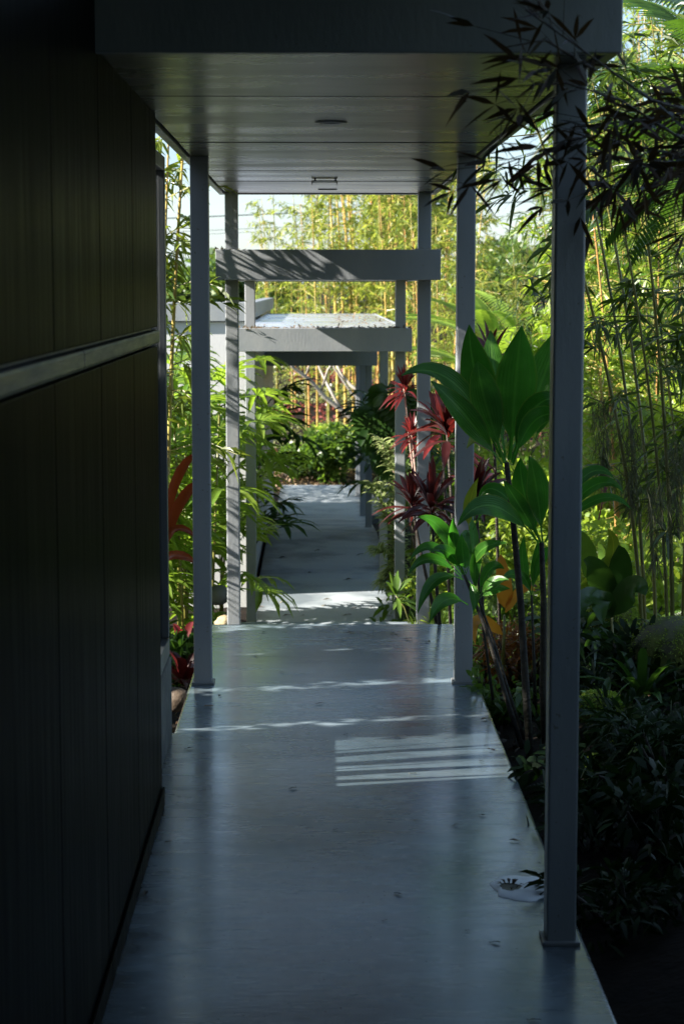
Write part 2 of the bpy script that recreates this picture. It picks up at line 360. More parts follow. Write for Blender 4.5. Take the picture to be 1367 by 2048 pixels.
# ------------------------------------------------------------------ canopies
PW = .088
def canopy(label, y0, y1, zs, posts, seams, lights=(), mat_f='paint', x0=-.645, x1=.815, fh=.185):
    r = empty('walkway_canopy', (0, y0, zs), label, 'canopy', 'stepped canopies along the walkway')
    def L(a): return (a[0], a[1]-y0, a[2]-zs)
    def bx(name, a, b, mat, par=r, bv=.004): return boxo(name, L(a), L(b), mat, par, bv)
    bx('fascia', (x0, y0, zs-.012), (x1, y0+.045, zs+fh), M[mat_f])
    bx('edge_beam', (x0, y0+.047, zs-.008), (x0+.035, y1-.04, zs+fh-.01), M[mat_f])
    bx('edge_beam', (x1-.035, y0+.047, zs-.008), (x1, y1-.04, zs+fh-.01), M[mat_f])
    bx('end_beam', (x0, y1-.038, zs-.01), (x1, y1, zs+fh-.004), M[mat_f])
    bx('roof_deck', (x0+.037, y0+.048, zs+fh-.05), (x1-.037, y1-.041, zs+fh-.012), M['roof'])
    ys = [y0+.05] + [s for s in seams if y0+.3 < s < y1-.2] + [y1-.042]
    for a, b in zip(ys[:-1], ys[1:]):
        o = bx('ceiling_panel', (x0+.050, a+.008, zs), (x1-.050, b-.008, zs+.018), M['soffit'], bv=.003)
        o.rotation_euler.x = random.uniform(-.0006, .0006)
    bx('ceiling_backing', (x0+.038, y0+.049, zs+.024), (x1-.038, y1-.043, zs+.034), M['core'], bv=0)
    for (x, y, zb, zt) in posts:
        p = bx('post', (x-PW/2, y-PW/2, zb), (x+PW/2, y+PW/2, zt), M['paint'], bv=.007)
        m = MB(); m.box(L((x-PW/2-.012, y-PW/2-.012, zb-.001)), L((x+PW/2+.012, y+PW/2+.012, zb+.013)))
        bevel(m.build('base_plate', M['paint_dark'], p), .004)
    for (x, y) in lights:
        d = MB(); lathe(d, L((x, y, zs)), [(.062, .003), (.062, -.006), (.052, -.009), (.040, -.004), (.036, .004)])
        o = d.build('downlight', M['metal'], r, True)
        d2 = MB(); lathe(d2, L((x, y, zs)), [(.036, .0), (.0005, -.001)]); d2.build('lens', M['black'], o, True)
    return r, L
def lathe(mb, c, prof, n=24):
    V = [(c[0]+rr*math.cos(2*math.pi*k/n), c[1]+rr*math.sin(2*math.pi*k/n), c[2]+z) for rr, z in prof for k in range(n)]
    F = [(i*n+k, i*n+(k+1) % n, (i+1)*n+(k+1) % n, (i+1)*n+k) for i in range(len(prof)-1) for k in range(n)]
    mb.add(V, F)
PXL, PXR = -.557, .730
c1, L1 = canopy('long dark near canopy with board ceiling and round downlight above the walkway', 5.40, 13.62, 2.58,
       [(PXR, 5.82, 0, 2.58), (PXL, 9.78, 0, 2.58), (PXR, 9.78, 0, 2.58), (PXL, 13.50, -.58, 2.58), (PXR, 13.50, -.58, 2.58)],
       [5.68+1.06*k for k in range(8)], [(.06, 7.75)])
# the small bracket fixtures near the far end of the first ceiling
m = MB(); m.box(L1((-.02, 11.72, 2.560)), L1((.13, 11.90, 2.566)))
m.box(L1((-.005, 11.74, 2.566)), L1((.005, 11.76, 2.581))); m.box(L1((.115, 11.86, 2.566)), L1((.125, 11.88, 2.581)))
m.box(L1((-.02, 11.72, 2.548)), L1((-.014, 11.90, 2.559))); m.box(L1((.124, 11.72, 2.548)), L1((.13, 11.90, 2.559)))
m.build('ceiling_bracket', M['paint_dark'], c1)
boxo('ceiling_vent', L1((.02, 12.92, 2.569)), L1((.14, 12.95, 2.579)), M['black'], c1, .002)
c2, L2 = canopy('short middle canopy with dappled front board between the second posts', 13.08, 17.42, 2.01,
       [(PXL, 17.24, -1.24, 2.01), (PXR, 17.24, -1.24, 2.01)], [13.6+1.06*k for k in range(5)])
c3, L3 = canopy('lower sunlit canopy with a wet flat roof seen from above', 16.90, 26.55, 1.425,
       [(PXR, 21.4, -1.24, 1.425)], [17.5+1.06*k for k in range(9)])
c4, L4 = canopy('farthest lowest canopy in shade at the end of the walkway', 26.3, 35.0, .94,
       [(PXR, 27.4, -1.335, .94), (PXR, 30.8, -1.57, .94), (PXR, 34.1, -1.605, .94)], [27+1.06*k for k in range(8)])
# sealant and debris where posts pass through the lower roofs
for (par, Lf, x, y, z) in ((c2, L2, PXL, 13.50, 2.195), (c2, L2, PXR, 13.50, 2.195), (c3, L3, PXL, 17.24, 1.61), (c3, L3, PXR, 17.24, 1.61)):
    m = MB()
    for k in range(46):
        a = random.random()*6.28; q = .055 + random.random()*.045
        px_, py_ = x+q*math.cos(a), y-.30*(random.random() > .7) + q*math.sin(a)
        d = Vector((random.uniform(-1, 1), random.uniform(-1, 1), random.uniform(0, .6))).normalized()
        b = Vector(Lf((px_, py_, z-.012)))
        leaf(m, b, b+d*.02+Vector((0, 0, .012)), b+d*.045, .018, (0, 0, 1), random.random(), 2)
    m.build('leaf_debris', M['litter'] if par is c3 else M['paleleaf'], par, kind='stuff')
# dry leaves on the third roof
m = MB()
for k in range(330):
    x = random.uniform(-.58, .76); y = 16.96 + abs(random.gauss(0, .35)) if k < 190 else random.uniform(17, 26)
    if k > 240: x = random.uniform(.2, .75)
    b = Vector(L3((x, y, 1.425+.185-.010))); d = Vector((random.uniform(-1, 1), random.uniform(-1, 1), .1)).normalized()
    leaf(m, b, b+d*.025+Vector((0, 0, .015)), b+d*.055, .02, (0, 0, 1), random.random(), 2)
m.build('fallen_leaves', M['litter'], c3, kind='stuff')

# ------------------------------------------------------------------ house on the left with the dark board wall
h = empty('house', (-.58, 0, 0), 'dark board clad house wall along the left of the near walkway', 'house')
WX = -.58
def hb(name, a, b, mat, par=h, bv=.004): return boxo(name, (a[0]-WX, a[1], a[2]), (b[0]-WX, b[1], b[2]), mat, par, bv)
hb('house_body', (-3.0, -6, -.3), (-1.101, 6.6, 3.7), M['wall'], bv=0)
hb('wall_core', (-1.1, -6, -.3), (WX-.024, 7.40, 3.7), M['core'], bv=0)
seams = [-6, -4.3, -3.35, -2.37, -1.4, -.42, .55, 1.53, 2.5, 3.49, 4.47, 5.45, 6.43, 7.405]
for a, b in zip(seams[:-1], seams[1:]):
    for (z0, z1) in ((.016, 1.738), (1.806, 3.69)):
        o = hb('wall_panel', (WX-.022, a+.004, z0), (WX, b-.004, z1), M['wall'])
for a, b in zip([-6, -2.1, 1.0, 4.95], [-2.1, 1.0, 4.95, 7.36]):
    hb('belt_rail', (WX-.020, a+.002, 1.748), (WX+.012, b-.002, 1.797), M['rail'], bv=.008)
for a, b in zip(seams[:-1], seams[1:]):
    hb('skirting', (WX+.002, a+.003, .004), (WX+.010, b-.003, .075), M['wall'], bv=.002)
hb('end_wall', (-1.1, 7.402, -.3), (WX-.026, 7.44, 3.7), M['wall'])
hb('roof', (-3.3, -6.2, 3.705), (-.3, 5.3, 3.9), M['paint_dark'])
wn = hb('window', (-.70, 7.445, .36), (-.635, 8.60, .44), M['frame'])        # sill rail of the corner window
for nm, a, b in (('jamb', (-.70, 7.445, .442), (-.635, 7.50, 2.50)), ('jamb', (-.70, 8.545, .442), (-.635, 8.60, 2.50)),
                 ('head', (-.70, 7.502, 2.44), (-.635, 8.543, 2.50))):
    hb(nm, a, b, M['frame'], wn)
hb('pane', (-.668, 7.502, .442), (-.662, 8.543, 2.438), M['glass'], wn, 0)
hb('plinth', (-.72, 7.445, -.3), (-.628, 8.60, .355), M['plinth'], bv=.01)
# roof over the viewer
u = empty('entrance_roof', (0, 0, 3.16), 'high dark roof over the near end of the walkway', 'roof')
boxo('roof_deck', (-.55, -6, -.12), (1.0, 5.36, .3), M['wall'], u)
boxo('end_wall', (-.55, -6.3, -3.3), (3.2, -6.02, .3), M['wall'], u)

# ------------------------------------------------------------------ grey building further down on the left
b2 = empty('garden_building', (-.66, 20.6, -1.3), 'pale grey flat roofed building behind the palms left of the walk', 'building')
def bb(name, a, b, mat, par=b2, bv=.006): return boxo(name, (a[0]+.66, a[1]-20.6, a[2]+1.3), (b[0]+.66, b[1]-20.6, b[2]+1.3), mat, par, bv)
bb('wall_core', (-9, 20.66, -1.9), (-.70, 31.8, 1.6), M['core'], bv=0)
for x0, x1 in ((-9, -6.4), (-6.4, -3.9), (-3.9, -2.2), (-2.2, -.665)):
    bb('wall_panel', (x0+.004, 20.63, -1.9), (x1-.004, 20.655, 1.60), M['render'])
y = 20.6
while y < 31.5:
    bb('wall_panel', (-.695, y+.03, -1.9), (-.67, y+.93, 1.38), M['paint']); y += .94
bb('parapet', (-9.05, 20.58, 1.605), (-.655, 20.80, 1.80), M['paint'])
for k in range(16):
    bb('parapet_block', (-.80, 20.81+k*.69, 1.62), (-.655, 20.81+k*.69+.62, 1.79), M['paint_dark'])
bb('roof_deck', (-9, 20.81, 1.605), (-.81, 31.8, 1.70), M['roof'])

# ------------------------------------------------------------------ plants
def bamboo_proto(name, n, height, spread, lean, leaves, ll, lw, culm_mats, lmat, r0=.03, start=.3, blen=.7, sides=6, seed=1, bias=(0, 0)):
    rng = np.random.default_rng(seed); rd = random.Random(seed)
    r = empty(name, (0, 0, 0)); P = []; Dd = []; br = MB()
    for k in range(n):
        a = rd.random()*6.28; q = spread*math.sqrt(rd.random()); bx, by = q*math.cos(a), q*math.sin(a)
        la = a + rd.uniform(-.6, .6); lm = lean*rd.uniform(.5, 1.4); hh = height*rd.uniform(.75, 1.1)
        lx, ly = math.cos(la)*lm + bias[0], math.sin(la)*lm + bias[1]
        f = lambda t: Vector((bx + lx*hh*t**1.8, by + ly*hh*t**1.8, hh*t*(1-.10*lm*t*t)))
        nn = max(8, int(hh/.28)); pts = []; rad = []
        rr = r0*rd.uniform(.7, 1.2)
        for i in range(nn+1):
            t = i/nn; base = rr*(1-.75*t)
            pts.append(f(t)); rad.append(base*1.0)
            if i < nn:
                pts.append(f(t+.06/nn)); rad.append(base*1.22); pts.append(f(t+.14/nn)); rad.append(base*.96)
        mb = MB(); mb.tube(pts, rad, sides)
        mb.build('culm', M[rd.choice(culm_mats)], r, True)
        nb = max(6, int(leaves/14))
        for j in range(nb):
            t = start + (1-start)*rd.random()**.85; p = f(t)
            az = rd.random()*6.28; up = rd.uniform(-.1, .8); ln = blen*rd.uniform(.35, 1.15)*(1.15-.6*t)
            bd = Vector((math.cos(az), math.sin(az), up)).normalized(); e = p + bd*ln + Vector((0, 0, -.25*ln))
            mid = p + bd*ln*.55
            br.tube([p, mid, e], [.004+r0*.08, .003+r0*.04, .002], 3, cap=False)
            for c_ in range(14):
                s = .25 + .75*rd.random(); q_ = p*(1-s)**2 + mid*2*s*(1-s) + e*s*s
                P.append(q_[:]); dv = bd*rd.uniform(.2, 1) + Vector((rd.gauss(0, .6), rd.gauss(0, .6), rd.gauss(-.25, .45))); Dd.append(dv[:])
    P = np.array(P); Dd = np.array(Dd); m_ = len(P)
    V, t = bulk(P, Dd, ll*rng.uniform(.6, 1.25, m_), lw*rng.uniform(.7, 1.2, m_), rng.random(m_)**1.3, .3, rng)
    link('foliage', bulk_mesh('bamboo_foliage', V, t, M[lmat]), r, 'stuff')
    br.build('branches', M[culm_mats[0]], r, kind='stuff')
    return r
def put(o, x, y, rz=0, sc=1., z=None, label=None, cat=None, group=None):
    o.location = (x, y, gz(x, y) - .03 if z is None else z); o.rotation_euler.z = rz; o.scale = (sc,)*3
    return tag(o, label, cat, group)

# far grove
GP = [bamboo_proto('bamboo_clump', 7, 7.2, .9, .07, 430, .24, .035, ['culm_y', 'culm_y', 'culm_g', 'culm_o'], 'lf_grove', .038, .22, .95, seed=s) for s in (11, 12, 13)]
spots = [(-.55, 45, .66), (.30, 42.5, .78), (1.15, 43, .98), (2.0, 41, 1.05), (2.75, 43, 1.1), (1.6, 47, 1.15), (.5, 48.5, .8), (2.4, 48, 1.2), (3.25, 46, .55), (4.2, 45, .42), (6.6, 43, 1.2), (2.35, 38.4, .85), (7.4, 39, 1.1), (5.0, 50, .5)]
used = set()
for i, (x, y, sc) in enumerate(spots):
    p = GP[i % 3]; o = p if i < 3 else copy_tree(p)
    put(o, x, y, i*1.7, sc, label='tall yellow green bamboo clump in the sunlit grove beyond the canopies', cat='bamboo', group='bamboo clumps in the far grove')

# left bamboo beside the near posts
lb = bamboo_proto('bamboo_clump', 6, 5.2, .30, .05, 420, .17, .024, ['culm_g', 'culm_y'], 'lf_bamboo', .017, .30, .55, seed=21)
put(lb, -1.12, 12.6, .4, 1, label='slender bamboo clump left of the near canopy between house and post', cat='bamboo', group='slender bamboo on the left of the walk')
for k, (x, y, s_) in enumerate([(-2.0, 10.6, .9), (-2.7, 9.5, .9), (-3.4, 11.2, 1.0), (-2.0, 12.9, .82)]):
    put(copy_tree(lb), x, y, 1.3*k+1, s_, label='slender bamboo standing left of the canopy, mostly hidden by the house wall', cat='bamboo', group='hidden bamboo on the left')

# right bamboo, fine leaved, leaning to the left
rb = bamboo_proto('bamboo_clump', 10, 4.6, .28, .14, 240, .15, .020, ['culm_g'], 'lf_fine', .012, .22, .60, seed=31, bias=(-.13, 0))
p_ = at(1330, 1150, 10.6)
put(rb, p_.x, 10.6, 0, 1, label='fine leaved bamboo clump right of the near post, hung with grey moss', cat='bamboo')
for k, (uu, y, s_, lb_) in enumerate([(1420, 13.6, 1.0, 'dense bamboo clump behind the mossy bamboo at the right edge'), (1075, 22.0, .9, 'yellow bamboo stems in the gap between the two right posts'),
                                  (1340, 22.5, 1.5, 'taller bamboo clump far back at the right edge of the garden'), (1225, 27.0, 1.6, 'tallest bamboo clump behind the right hand garden')]):
    put(copy_tree(rb), at(uu, 900, y).x, y, 2*k+1.1, s_, label=lb_, cat='bamboo')

rb2 = bamboo_proto('bamboo_clump', 9, 5.6, .42, .10, 620, .16, .026, ['culm_y', 'culm_g', 'culm_o'], 'lf_sunny', .014, .12, .75, seed=33, bias=(-.05, 0))
for k, (uu, y, s_, lb_) in enumerate([(1300, 15.5, .85, 'sunlit bamboo right behind the dark leaning bamboo'), (1215, 18.0, .85, 'sunlit bamboo nearest the near post in the middle distance'), (1390, 18.5, 1.0, 'sunlit bamboo at the right edge in the middle distance'), (1280, 24.5, 1.25, 'sunlit bamboo highest behind the right hand garden')]):
    put(rb2 if k == 0 else copy_tree(rb2), at(uu, 900, y).x, y, 1.9*k, s_, label=lb_, cat='bamboo')

# dark overhanging bamboo spray, close to the viewer, in the shade of the roof
def spray(root, pts, n, ll, lw, mat, seed, spread=.5):
    rng = np.random.default_rng(seed); P = []; D = []
    m = MB(); pts = [Vector(p) for p in pts]
    m.tube(pts, [.005 - .0035*i/(len(pts)-1) for i in range(len(pts))], 5); m.build('branch', M['darkbark'], root, True)
    tw = MB()
    for k in range(n):
        i = rng.integers(0, len(pts)-1); s = rng.random(); p = pts[i].lerp(pts[i+1], s); d0 = (pts[i+1]-pts[i]).normalized()
        tip = p + (d0 + Vector(rng.normal(0, spread, 3))).normalized()*rng.uniform(.05, .18) + Vector((0, 0, -.012))
        tw.tube([p, tip], [.0016, .001], 3, cap=False)
        for j in range(rng.integers(3, 6)):
            P.append(tip[:]); D.append(((tip-p).normalized()*.8 + Vector(rng.normal(0, .55, 3)) + Vector((0, 0, -.05)))[:])
    tw.build('twigs', M['darkbark'], root, kind='stuff')
    P = np.array(P); D = np.array(D); k = len(P)
    V, t = bulk(P, D, ll*rng.uniform(.6, 1.2, k), lw*rng.uniform(.8, 1.2, k), rng.random(k), .08, rng)
    link('foliage', bulk_mesh('spray_foliage', V, t, M[mat]), root, 'stuff')
bs = empty('bamboo_branch', at(1500, 100, 5.2), 'dark overhanging bamboo branch crossing the corner of the near canopy', 'branch')
Lr = lambda q: q - bs.location
for i, (pp, n) in enumerate([
    ([at(1500, 330, 5.6), at(1380, 290, 5.3), at(1240, 200, 5.1), at(1130, 165, 5.0), at(1000, 175, 4.9)], 30),
    ([at(1480, 250, 5.2), at(1300, 200, 5.0), at(1150, 90, 4.9), at(1050, 20, 4.8)], 12),
    ([at(1500, 380, 5.7), at(1350, 310, 5.5), at(1180, 270, 5.3), at(1000, 330, 5.2)], 32),
    ([at(1520, 200, 5.9), at(1400, 220, 5.6), at(1290, 240, 5.4), at(1170, 250, 5.3)], 34),
    ([at(1190, 140, 5.1), at(1090, 80, 5.0), at(1005, 95, 4.9)], 5), ([at(1500, 180, 6.2), at(1400, 260, 6.0), at(1300, 330, 5.9), at(1180, 380, 5.8)], 26), ([at(1500, 420, 6.4), at(1390, 360, 6.2), at(1290, 330, 6.1), at(1220, 400, 6.0)], 20)]):
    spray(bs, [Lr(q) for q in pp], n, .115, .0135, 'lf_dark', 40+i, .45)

# fan palms (lady palm): each frond a part
def fan_mesh(seed, nl=8, ln=.34, wd=.040, mat='lf_palm'):
    rd = random.Random(seed); m = MB()
    m.tube([(0, 0, 0), (.12, 0, .06), (.26, 0, .07)], [.006, .005, .004], 4, .4)
    o = Vector((.26, 0, .07))
    for k in range(nl):
        a = (k/(nl-1)-.5)*R(210) + rd.uniform(-.05, .05); l_ = ln*(1-.22*abs(k/(nl-1)-.5)*2)*rd.uniform(.9, 1.08)
        d = Vector((math.cos(a), math.sin(a), .18)).normalized()
        leaf(m, o, o+d*l_*.55+Vector((0, 0, .04)), o+d*l_+Vector((0, 0, -.40*l_)), wd*rd.uniform(.8, 1.15), (0, 0, 1), rd.random(), 4, .3,
             prof=lambda t: min(1, t*5+.25)*min(1, (1-t)*6+.15))
    return m.mesh('fan_frond', M[mat])
FAN = [fan_mesh(s, n) for s, n in ((1, 8), (2, 9), (3, 7))]
FAND = [fan_mesh(s, n, mat='lf_frond') for s, n in ((4, 8), (5, 9), (6, 7))]
def fan_palm(x, y, ht, nst, nf, label, spread=.35, fans=FAN, seed=0, z=None, lowfrac=.2, sc=1.32):
    rd = random.Random(seed); g = gz(x, y) if z is None else z
    r = empty('fan_palm', (x, y, g-.02), label, 'palm')
    for k in range(nst):
        bx, by = rd.uniform(-spread, spread), rd.uniform(-spread, spread)*.8; hh = ht*rd.uniform(.65, 1.0)
        tx, ty = bx+rd.uniform(-.12, .12), by+rd.uniform(-.12, .12)
        m = MB(); m.tube([(bx, by, 0), ((bx+tx)/2, (by+ty)/2, hh*.5), (tx, ty, hh)], [.014, .012, .008], 6)
        m.build('stem', M['culm_g'], r, True)
        for j in range(nf):
            t = lowfrac + (1-lowfrac)*(j+.5)/nf
            o = link('frond', rd.choice(fans), r)
            o.location = (bx+(tx-bx)*t, by+(ty-by)*t, hh*t)
            o.rotation_euler = (rd.uniform(-.3, .3), rd.uniform(-.75, .35), rd.random()*6.28)
            s_ = sc*rd.uniform(.75, 1.15); o.scale = (s_,)*3
    return r
fan_palm(-1.25, 15.2, 2.45, 8, 11, 'bright lady palm left of the front post pair, nearest the window edge', .30, seed=1)
fan_palm(-1.35, 17.0, 2.8, 8, 11, 'lady palm with sunlit fans between the two left posts', .28, seed=2)
fan_palm(-1.0, 16.2, 2.65, 4, 10, 'tallest lady palm between the two left posts', .18, seed=14)
fan_palm(-1.0, 19.3, 2.7, 5, 10, 'lady palm leaning over the walk beside the sunlit canopy', .20, seed=3)
fan_palm(-1.55, 18.6, 2.8, 7, 11, 'lady palm against the pale wall of the grey building', .35, seed=4)
fan_palm(-.72, 21.8, 2.3, 4, 6, 'shaded lady palm fringing the left edge under the lower canopy', .14, FAND, 5)
fan_palm(1.10, 23.2, 2.4, 4, 6, 'dark lady palm by the right posts under the lower canopy', .18, FAND, 6, lowfrac=.55)
fan_palm(.98, 25.6, 2.3, 3, 6, 'dark lady palm farthest along the right side of the walk', .15, FAND, 7, lowfrac=.3)

# pinnate palm fronds
def frond_mesh(seed, ln=1.5, nl=30, ll=.42, wd=.028, mat='lf_frond', arch=.55):
    rd = random.Random(seed); m = MB()
    f = lambda t: Vector((ln*t*(1-.18*t), 0, ln*(.30*t - arch*t*t)))
    m.tube([f(i/8) for i in range(9)], [.013*(1-.85*i/8)+.001 for i in range(9)], 5, .8)
    for k in range(nl):
        t = .14+.86*k/nl; p = f(t); d0 = (f(min(1, t+.02))-f(t-.02)).normalized()
        l_ = ll*math.sin(math.pi*(.18+.75*t))**.7*rd.uniform(.9, 1.05)
        for s in (-1, 1):
            d = (d0*.65 + Vector((0, s, .12))).normalized()
            leaf(m, p, p+d*l_*.55+Vector((0, 0, .02)), p+d*l_+Vector((0, 0, -.18*l_)), wd, (0, 0, 1), rd.random(), 3, .25,
                 prof=lambda q: min(1, q*4+.3)*min(1, (1-q)*3+.1))
    return m.mesh('palm_frond', M[mat])
FR = [frond_mesh(s) for s in (1, 2, 3)]
FRB = [frond_mesh(s, mat='lf_palm') for s in (5, 6)]
FERN = [frond_mesh(10+s, .55, 22, .13, .018, 'lf_shrub', .75) for s in range(2)]
FERND = [frond_mesh(20+s, .6, 22, .14, .018, 'lf_shade', .75) for s in range(2)]
def feather_palm(x, y, ht, n, sc, label, fr=FR, seed=0, trunk=.05, z=None, cat='palm', name='feather_palm', el=(-.9, .2), az=None):
    rd = random.Random(seed); g = gz(x, y) if z is None else z
    r = empty(name, (x, y, g-.02), label, cat)
    if ht > .2:
        m = MB(); k = 10
        m.tube([(math.sin(i*.3)*.02, 0, ht*i/k) for i in range(k+1)], [trunk*(1.15-.35*i/k)*(1+.08*(i % 2)) for i in range(k+1)], 8)
        m.build('trunk', M['darkbark'], r, True)
    for j in range(n):
        o = link('frond', rd.choice(fr), r); o.location = (0, 0, ht)
        a = j*2.399+rd.uniform(-.2, .2) if az is None else rd.uniform(*az)
        o.rotation_euler = (rd.uniform(-.25, .25), rd.uniform(*el), a); s_ = sc*rd.uniform(.8, 1.1); o.scale = (s_,)*3
    return r
q = at(1470, 330, 8.8); feather_palm(q.x, 8.8, q.z-gz(q.x, 8.8), 9, .62, 'dark feather palm arching in from the right edge near the roof', seed=1, az=(2.2, 4.4), el=(-.5, .3))
q = at(1450, 150, 10.5); feather_palm(q.x, 10.5, q.z-gz(q.x, 10.5), 12, .80, 'sunlit feather palm behind the bamboo at the top right corner', seed=2, el=(-.8, .2))
q = at(1440, 420, 13); feather_palm(q.x, 13, q.z-gz(q.x, 13), 11, .80, 'feather palm half hidden by bamboo at mid height on the right', seed=8, el=(-.8, .2))
q = at(1020, 600, 30); feather_palm(q.x, 30, 2.0, 9, 1.5, 'upright green palm in the gap between the right posts', FRB, seed=3, el=(-1.35, -.75))
q = at(985, 600, 34); feather_palm(q.x, 34, 1.7, 8, 1.3, 'smaller upright palm beside the taller one in the gap', FRB, seed=4, el=(-1.3, -.6))

sp = empty('stripe_leaves', (-.96, 7.75, -.15), 'unseen upright strap leaves added outside the corner window to stripe the sun', 'plant')  # unseen leaves placed to cut the window sun into stripes
for yy, wd_, y2 in ((8.03, .07, 0), (7.84, .06, .02), (7.67, .10, -.02), (7.51, .045, 0), (7.93, .02, .16), (7.76, .022, .20), (7.60, .02, -.15), (8.12, .03, -.2), (7.88, .015, -.12), (8.06, .018, .13), (7.71, .015, .10)):
    mb = MB(); leaf(mb, (.0, (yy-7.75)*.4, 0), (.01, yy-7.75, .6), (.02, yy-7.75+y2, 1.42), wd_, (-1, .25, .1), .4, 10, .1, prof=lambda q: min(1, (1-q)*2.2+.05)); mb.build('leaf', M['lf_deep'], sp, True)
# broadleaf shrubs
def shrub(x, y, ht, rad, n, label, mat='lf_shrub', ll=.09, lw=.045, seed=0, z=None, stems=5, cat='shrub', name='shrub', group=None, stem='darkbark', low=.12):
    rng = np.random.default_rng(seed+100); rd = random.Random(seed)
    g = gz(x, y) if z is None else z; r = empty(name, (x, y, g-.02), label, cat, group)
    lobes = [(rng.normal(0, rad*.5), rng.normal(0, rad*.5), ht*(low+(1-low)*rng.random()**.8), rad*rng.uniform(.25, .55)) for _ in range(18)]
    P = np.zeros((n, 3)); D = np.zeros((n, 3))
    li = rng.integers(0, 18, n)
    for i in range(18):
        k = li == i; c = k.sum(); v = rng.normal(size=(c, 3)); v /= np.linalg.norm(v, axis=1)[:, None]
        P[k] = np.array(lobes[i][:3]) + v*(lobes[i][3]*rng.random((c, 1))**.4)*np.array([1, 1, .7]); D[k] = v + rng.normal(0, .5, (c, 3))
    D[:, 2] += .1; P[:, 2] = np.maximum(P[:, 2], .02)
    V, t = bulk(P, D, ll*rng.uniform(.6, 1.3, n), lw*rng.uniform(.7, 1.2, n), rng.random(n), .25, rng)
    link('foliage', bulk_mesh('shrub_foliage', V, t, M[mat]), r, 'stuff')
    m = MB()
    for i in range(stems):
        lx, ly, lz, _ = lobes[i]; m.tube([(lx*.15, ly*.15, 0), (lx*.6, ly*.6, lz*.6), (lx, ly, lz)], [.014, .01, .005], 5)
    m.build('stems', M[stem], r, True)
    return r
def pu(u_, y): return at(u_, 900, y).x
SH = [  # u, D, height, radius, n, label, material, leaf length, leaf width
 (655, 37.2, 1.0, .50, 2600, 'rounded dark green shrub at the end of the walkway', 'lf_shrub', .11, .07),
 (690, 38.4, .85, .5, 1800, 'bright green bush behind the rounded shrub at the walk end', 'lf_bright', .12, .06),
 (590, 37.6, .6, .35, 900, 'small green bush left of the rounded shrub at the walk end', 'lf_shrub', .10, .05),
 (890, 27.0, 1.9, .6, 2400, 'bright leafy shrub behind the right hand posts', 'lf_bright', .13, .05),
 (960, 24.0, 2.0, .6, 2600, 'sunlit shrub with small leaves in the gap left of the near post', 'lf_bright', .10, .035),
 (1030, 20.0, 1.8, .5, 2600, 'airy yellow green shrub behind the tall green ti leaves', 'lf_bright', .09, .03),
 (1085, 17.5, 1.5, .45, 2200, 'light green shrub partly hidden behind the near post', 'lf_bright', .09, .035),
 (1200, 19.5, 2.1, .7, 3600, 'sunlit bush right of the near post under the bamboo', 'lf_bright', .10, .045),
 (1290, 16.5, 1.9, .6, 3400, 'mid green bush behind the leaning bamboo', 'lf_bright', .09, .045),
 (1370, 15.0, 2.0, .6, 2600, 'bright bush at the right edge behind the bamboo', 'lf_bright', .09, .04),
 (1190, 14.0, 1.0, .45, 2000, 'low bright ferny bush beside the near post', 'lf_bright', .10, .03),
 (930, 17.0, 1.0, .4, 1600, 'low yellow green shrub behind the second right post', 'lf_bright', .08, .03),
 (860, 20.0, 1.5, .4, 1500, 'dark round leaved shrub between the right posts', 'lf_shrub', .09, .06),
 (1000, 14.0, .8, .35, 1500, 'low green shrub under the ti leaves beyond the post', 'lf_shrub', .08, .035),
 (1260, 11.6, .55, .35, 1300, 'low leafy plant in half shade below the bamboo', 'lf_bright', .12, .05),
 (1340, 12.4, .7, .4, 1400, 'leafy plant at the foot of the leaning bamboo', 'lf_bright', .10, .04),
 (1190, 10.4, .35, .25, 500, 'dark strappy plant at the foot of the near post', 'lf_deep', .20, .035),
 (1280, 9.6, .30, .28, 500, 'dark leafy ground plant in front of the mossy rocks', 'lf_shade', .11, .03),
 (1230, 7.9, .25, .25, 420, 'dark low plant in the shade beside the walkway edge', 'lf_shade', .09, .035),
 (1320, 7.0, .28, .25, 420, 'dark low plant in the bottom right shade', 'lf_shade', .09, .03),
 (1010, 9.6, .25, .16, 300, 'small green seedling plants below the ti stems', 'lf_shrub', .07, .03),
 (1045, 10.4, .34, .16, 900, 'rusty orange dried fern clump below the ti stems', 'lf_rust', .10, .010),
 (870, 13.5, .5, .22, 700, 'yellow green tuft beside the second right post', 'lf_bright', .16, .012),
 (815, 17.0, .6, .2, 500, 'low green leaves at the foot of the right posts', 'lf_shrub', .12, .04),
 (1270, 6.3, .22, .22, 500, 'dark ferny plant lowest in the bottom right corner', 'lf_shade', .08, .018),
 (1345, 7.9, .34, .26, 700, 'dark feathery plant at the right edge below the boulder', 'lf_shade', .10, .016),
 (1195, 7.2, .20, .16, 380, 'small dark feathery plant just right of the near post foot', 'lf_shade', .08, .016),
 (365, 11.6, .25, .25, 500, 'dark low leaves in the bed left of the front post', 'lf_deep', .12, .05),
 (430, 14.0, .28, .16, 350, 'small bright tuft behind the front left post', 'lf_bright', .13, .03),
]
for i, (uu, y, ht, rad, n, lab, mt, ll, lw) in enumerate(SH):
    shrub(pu(uu, y), y, ht, rad, n, lab, mt, ll, lw, i)

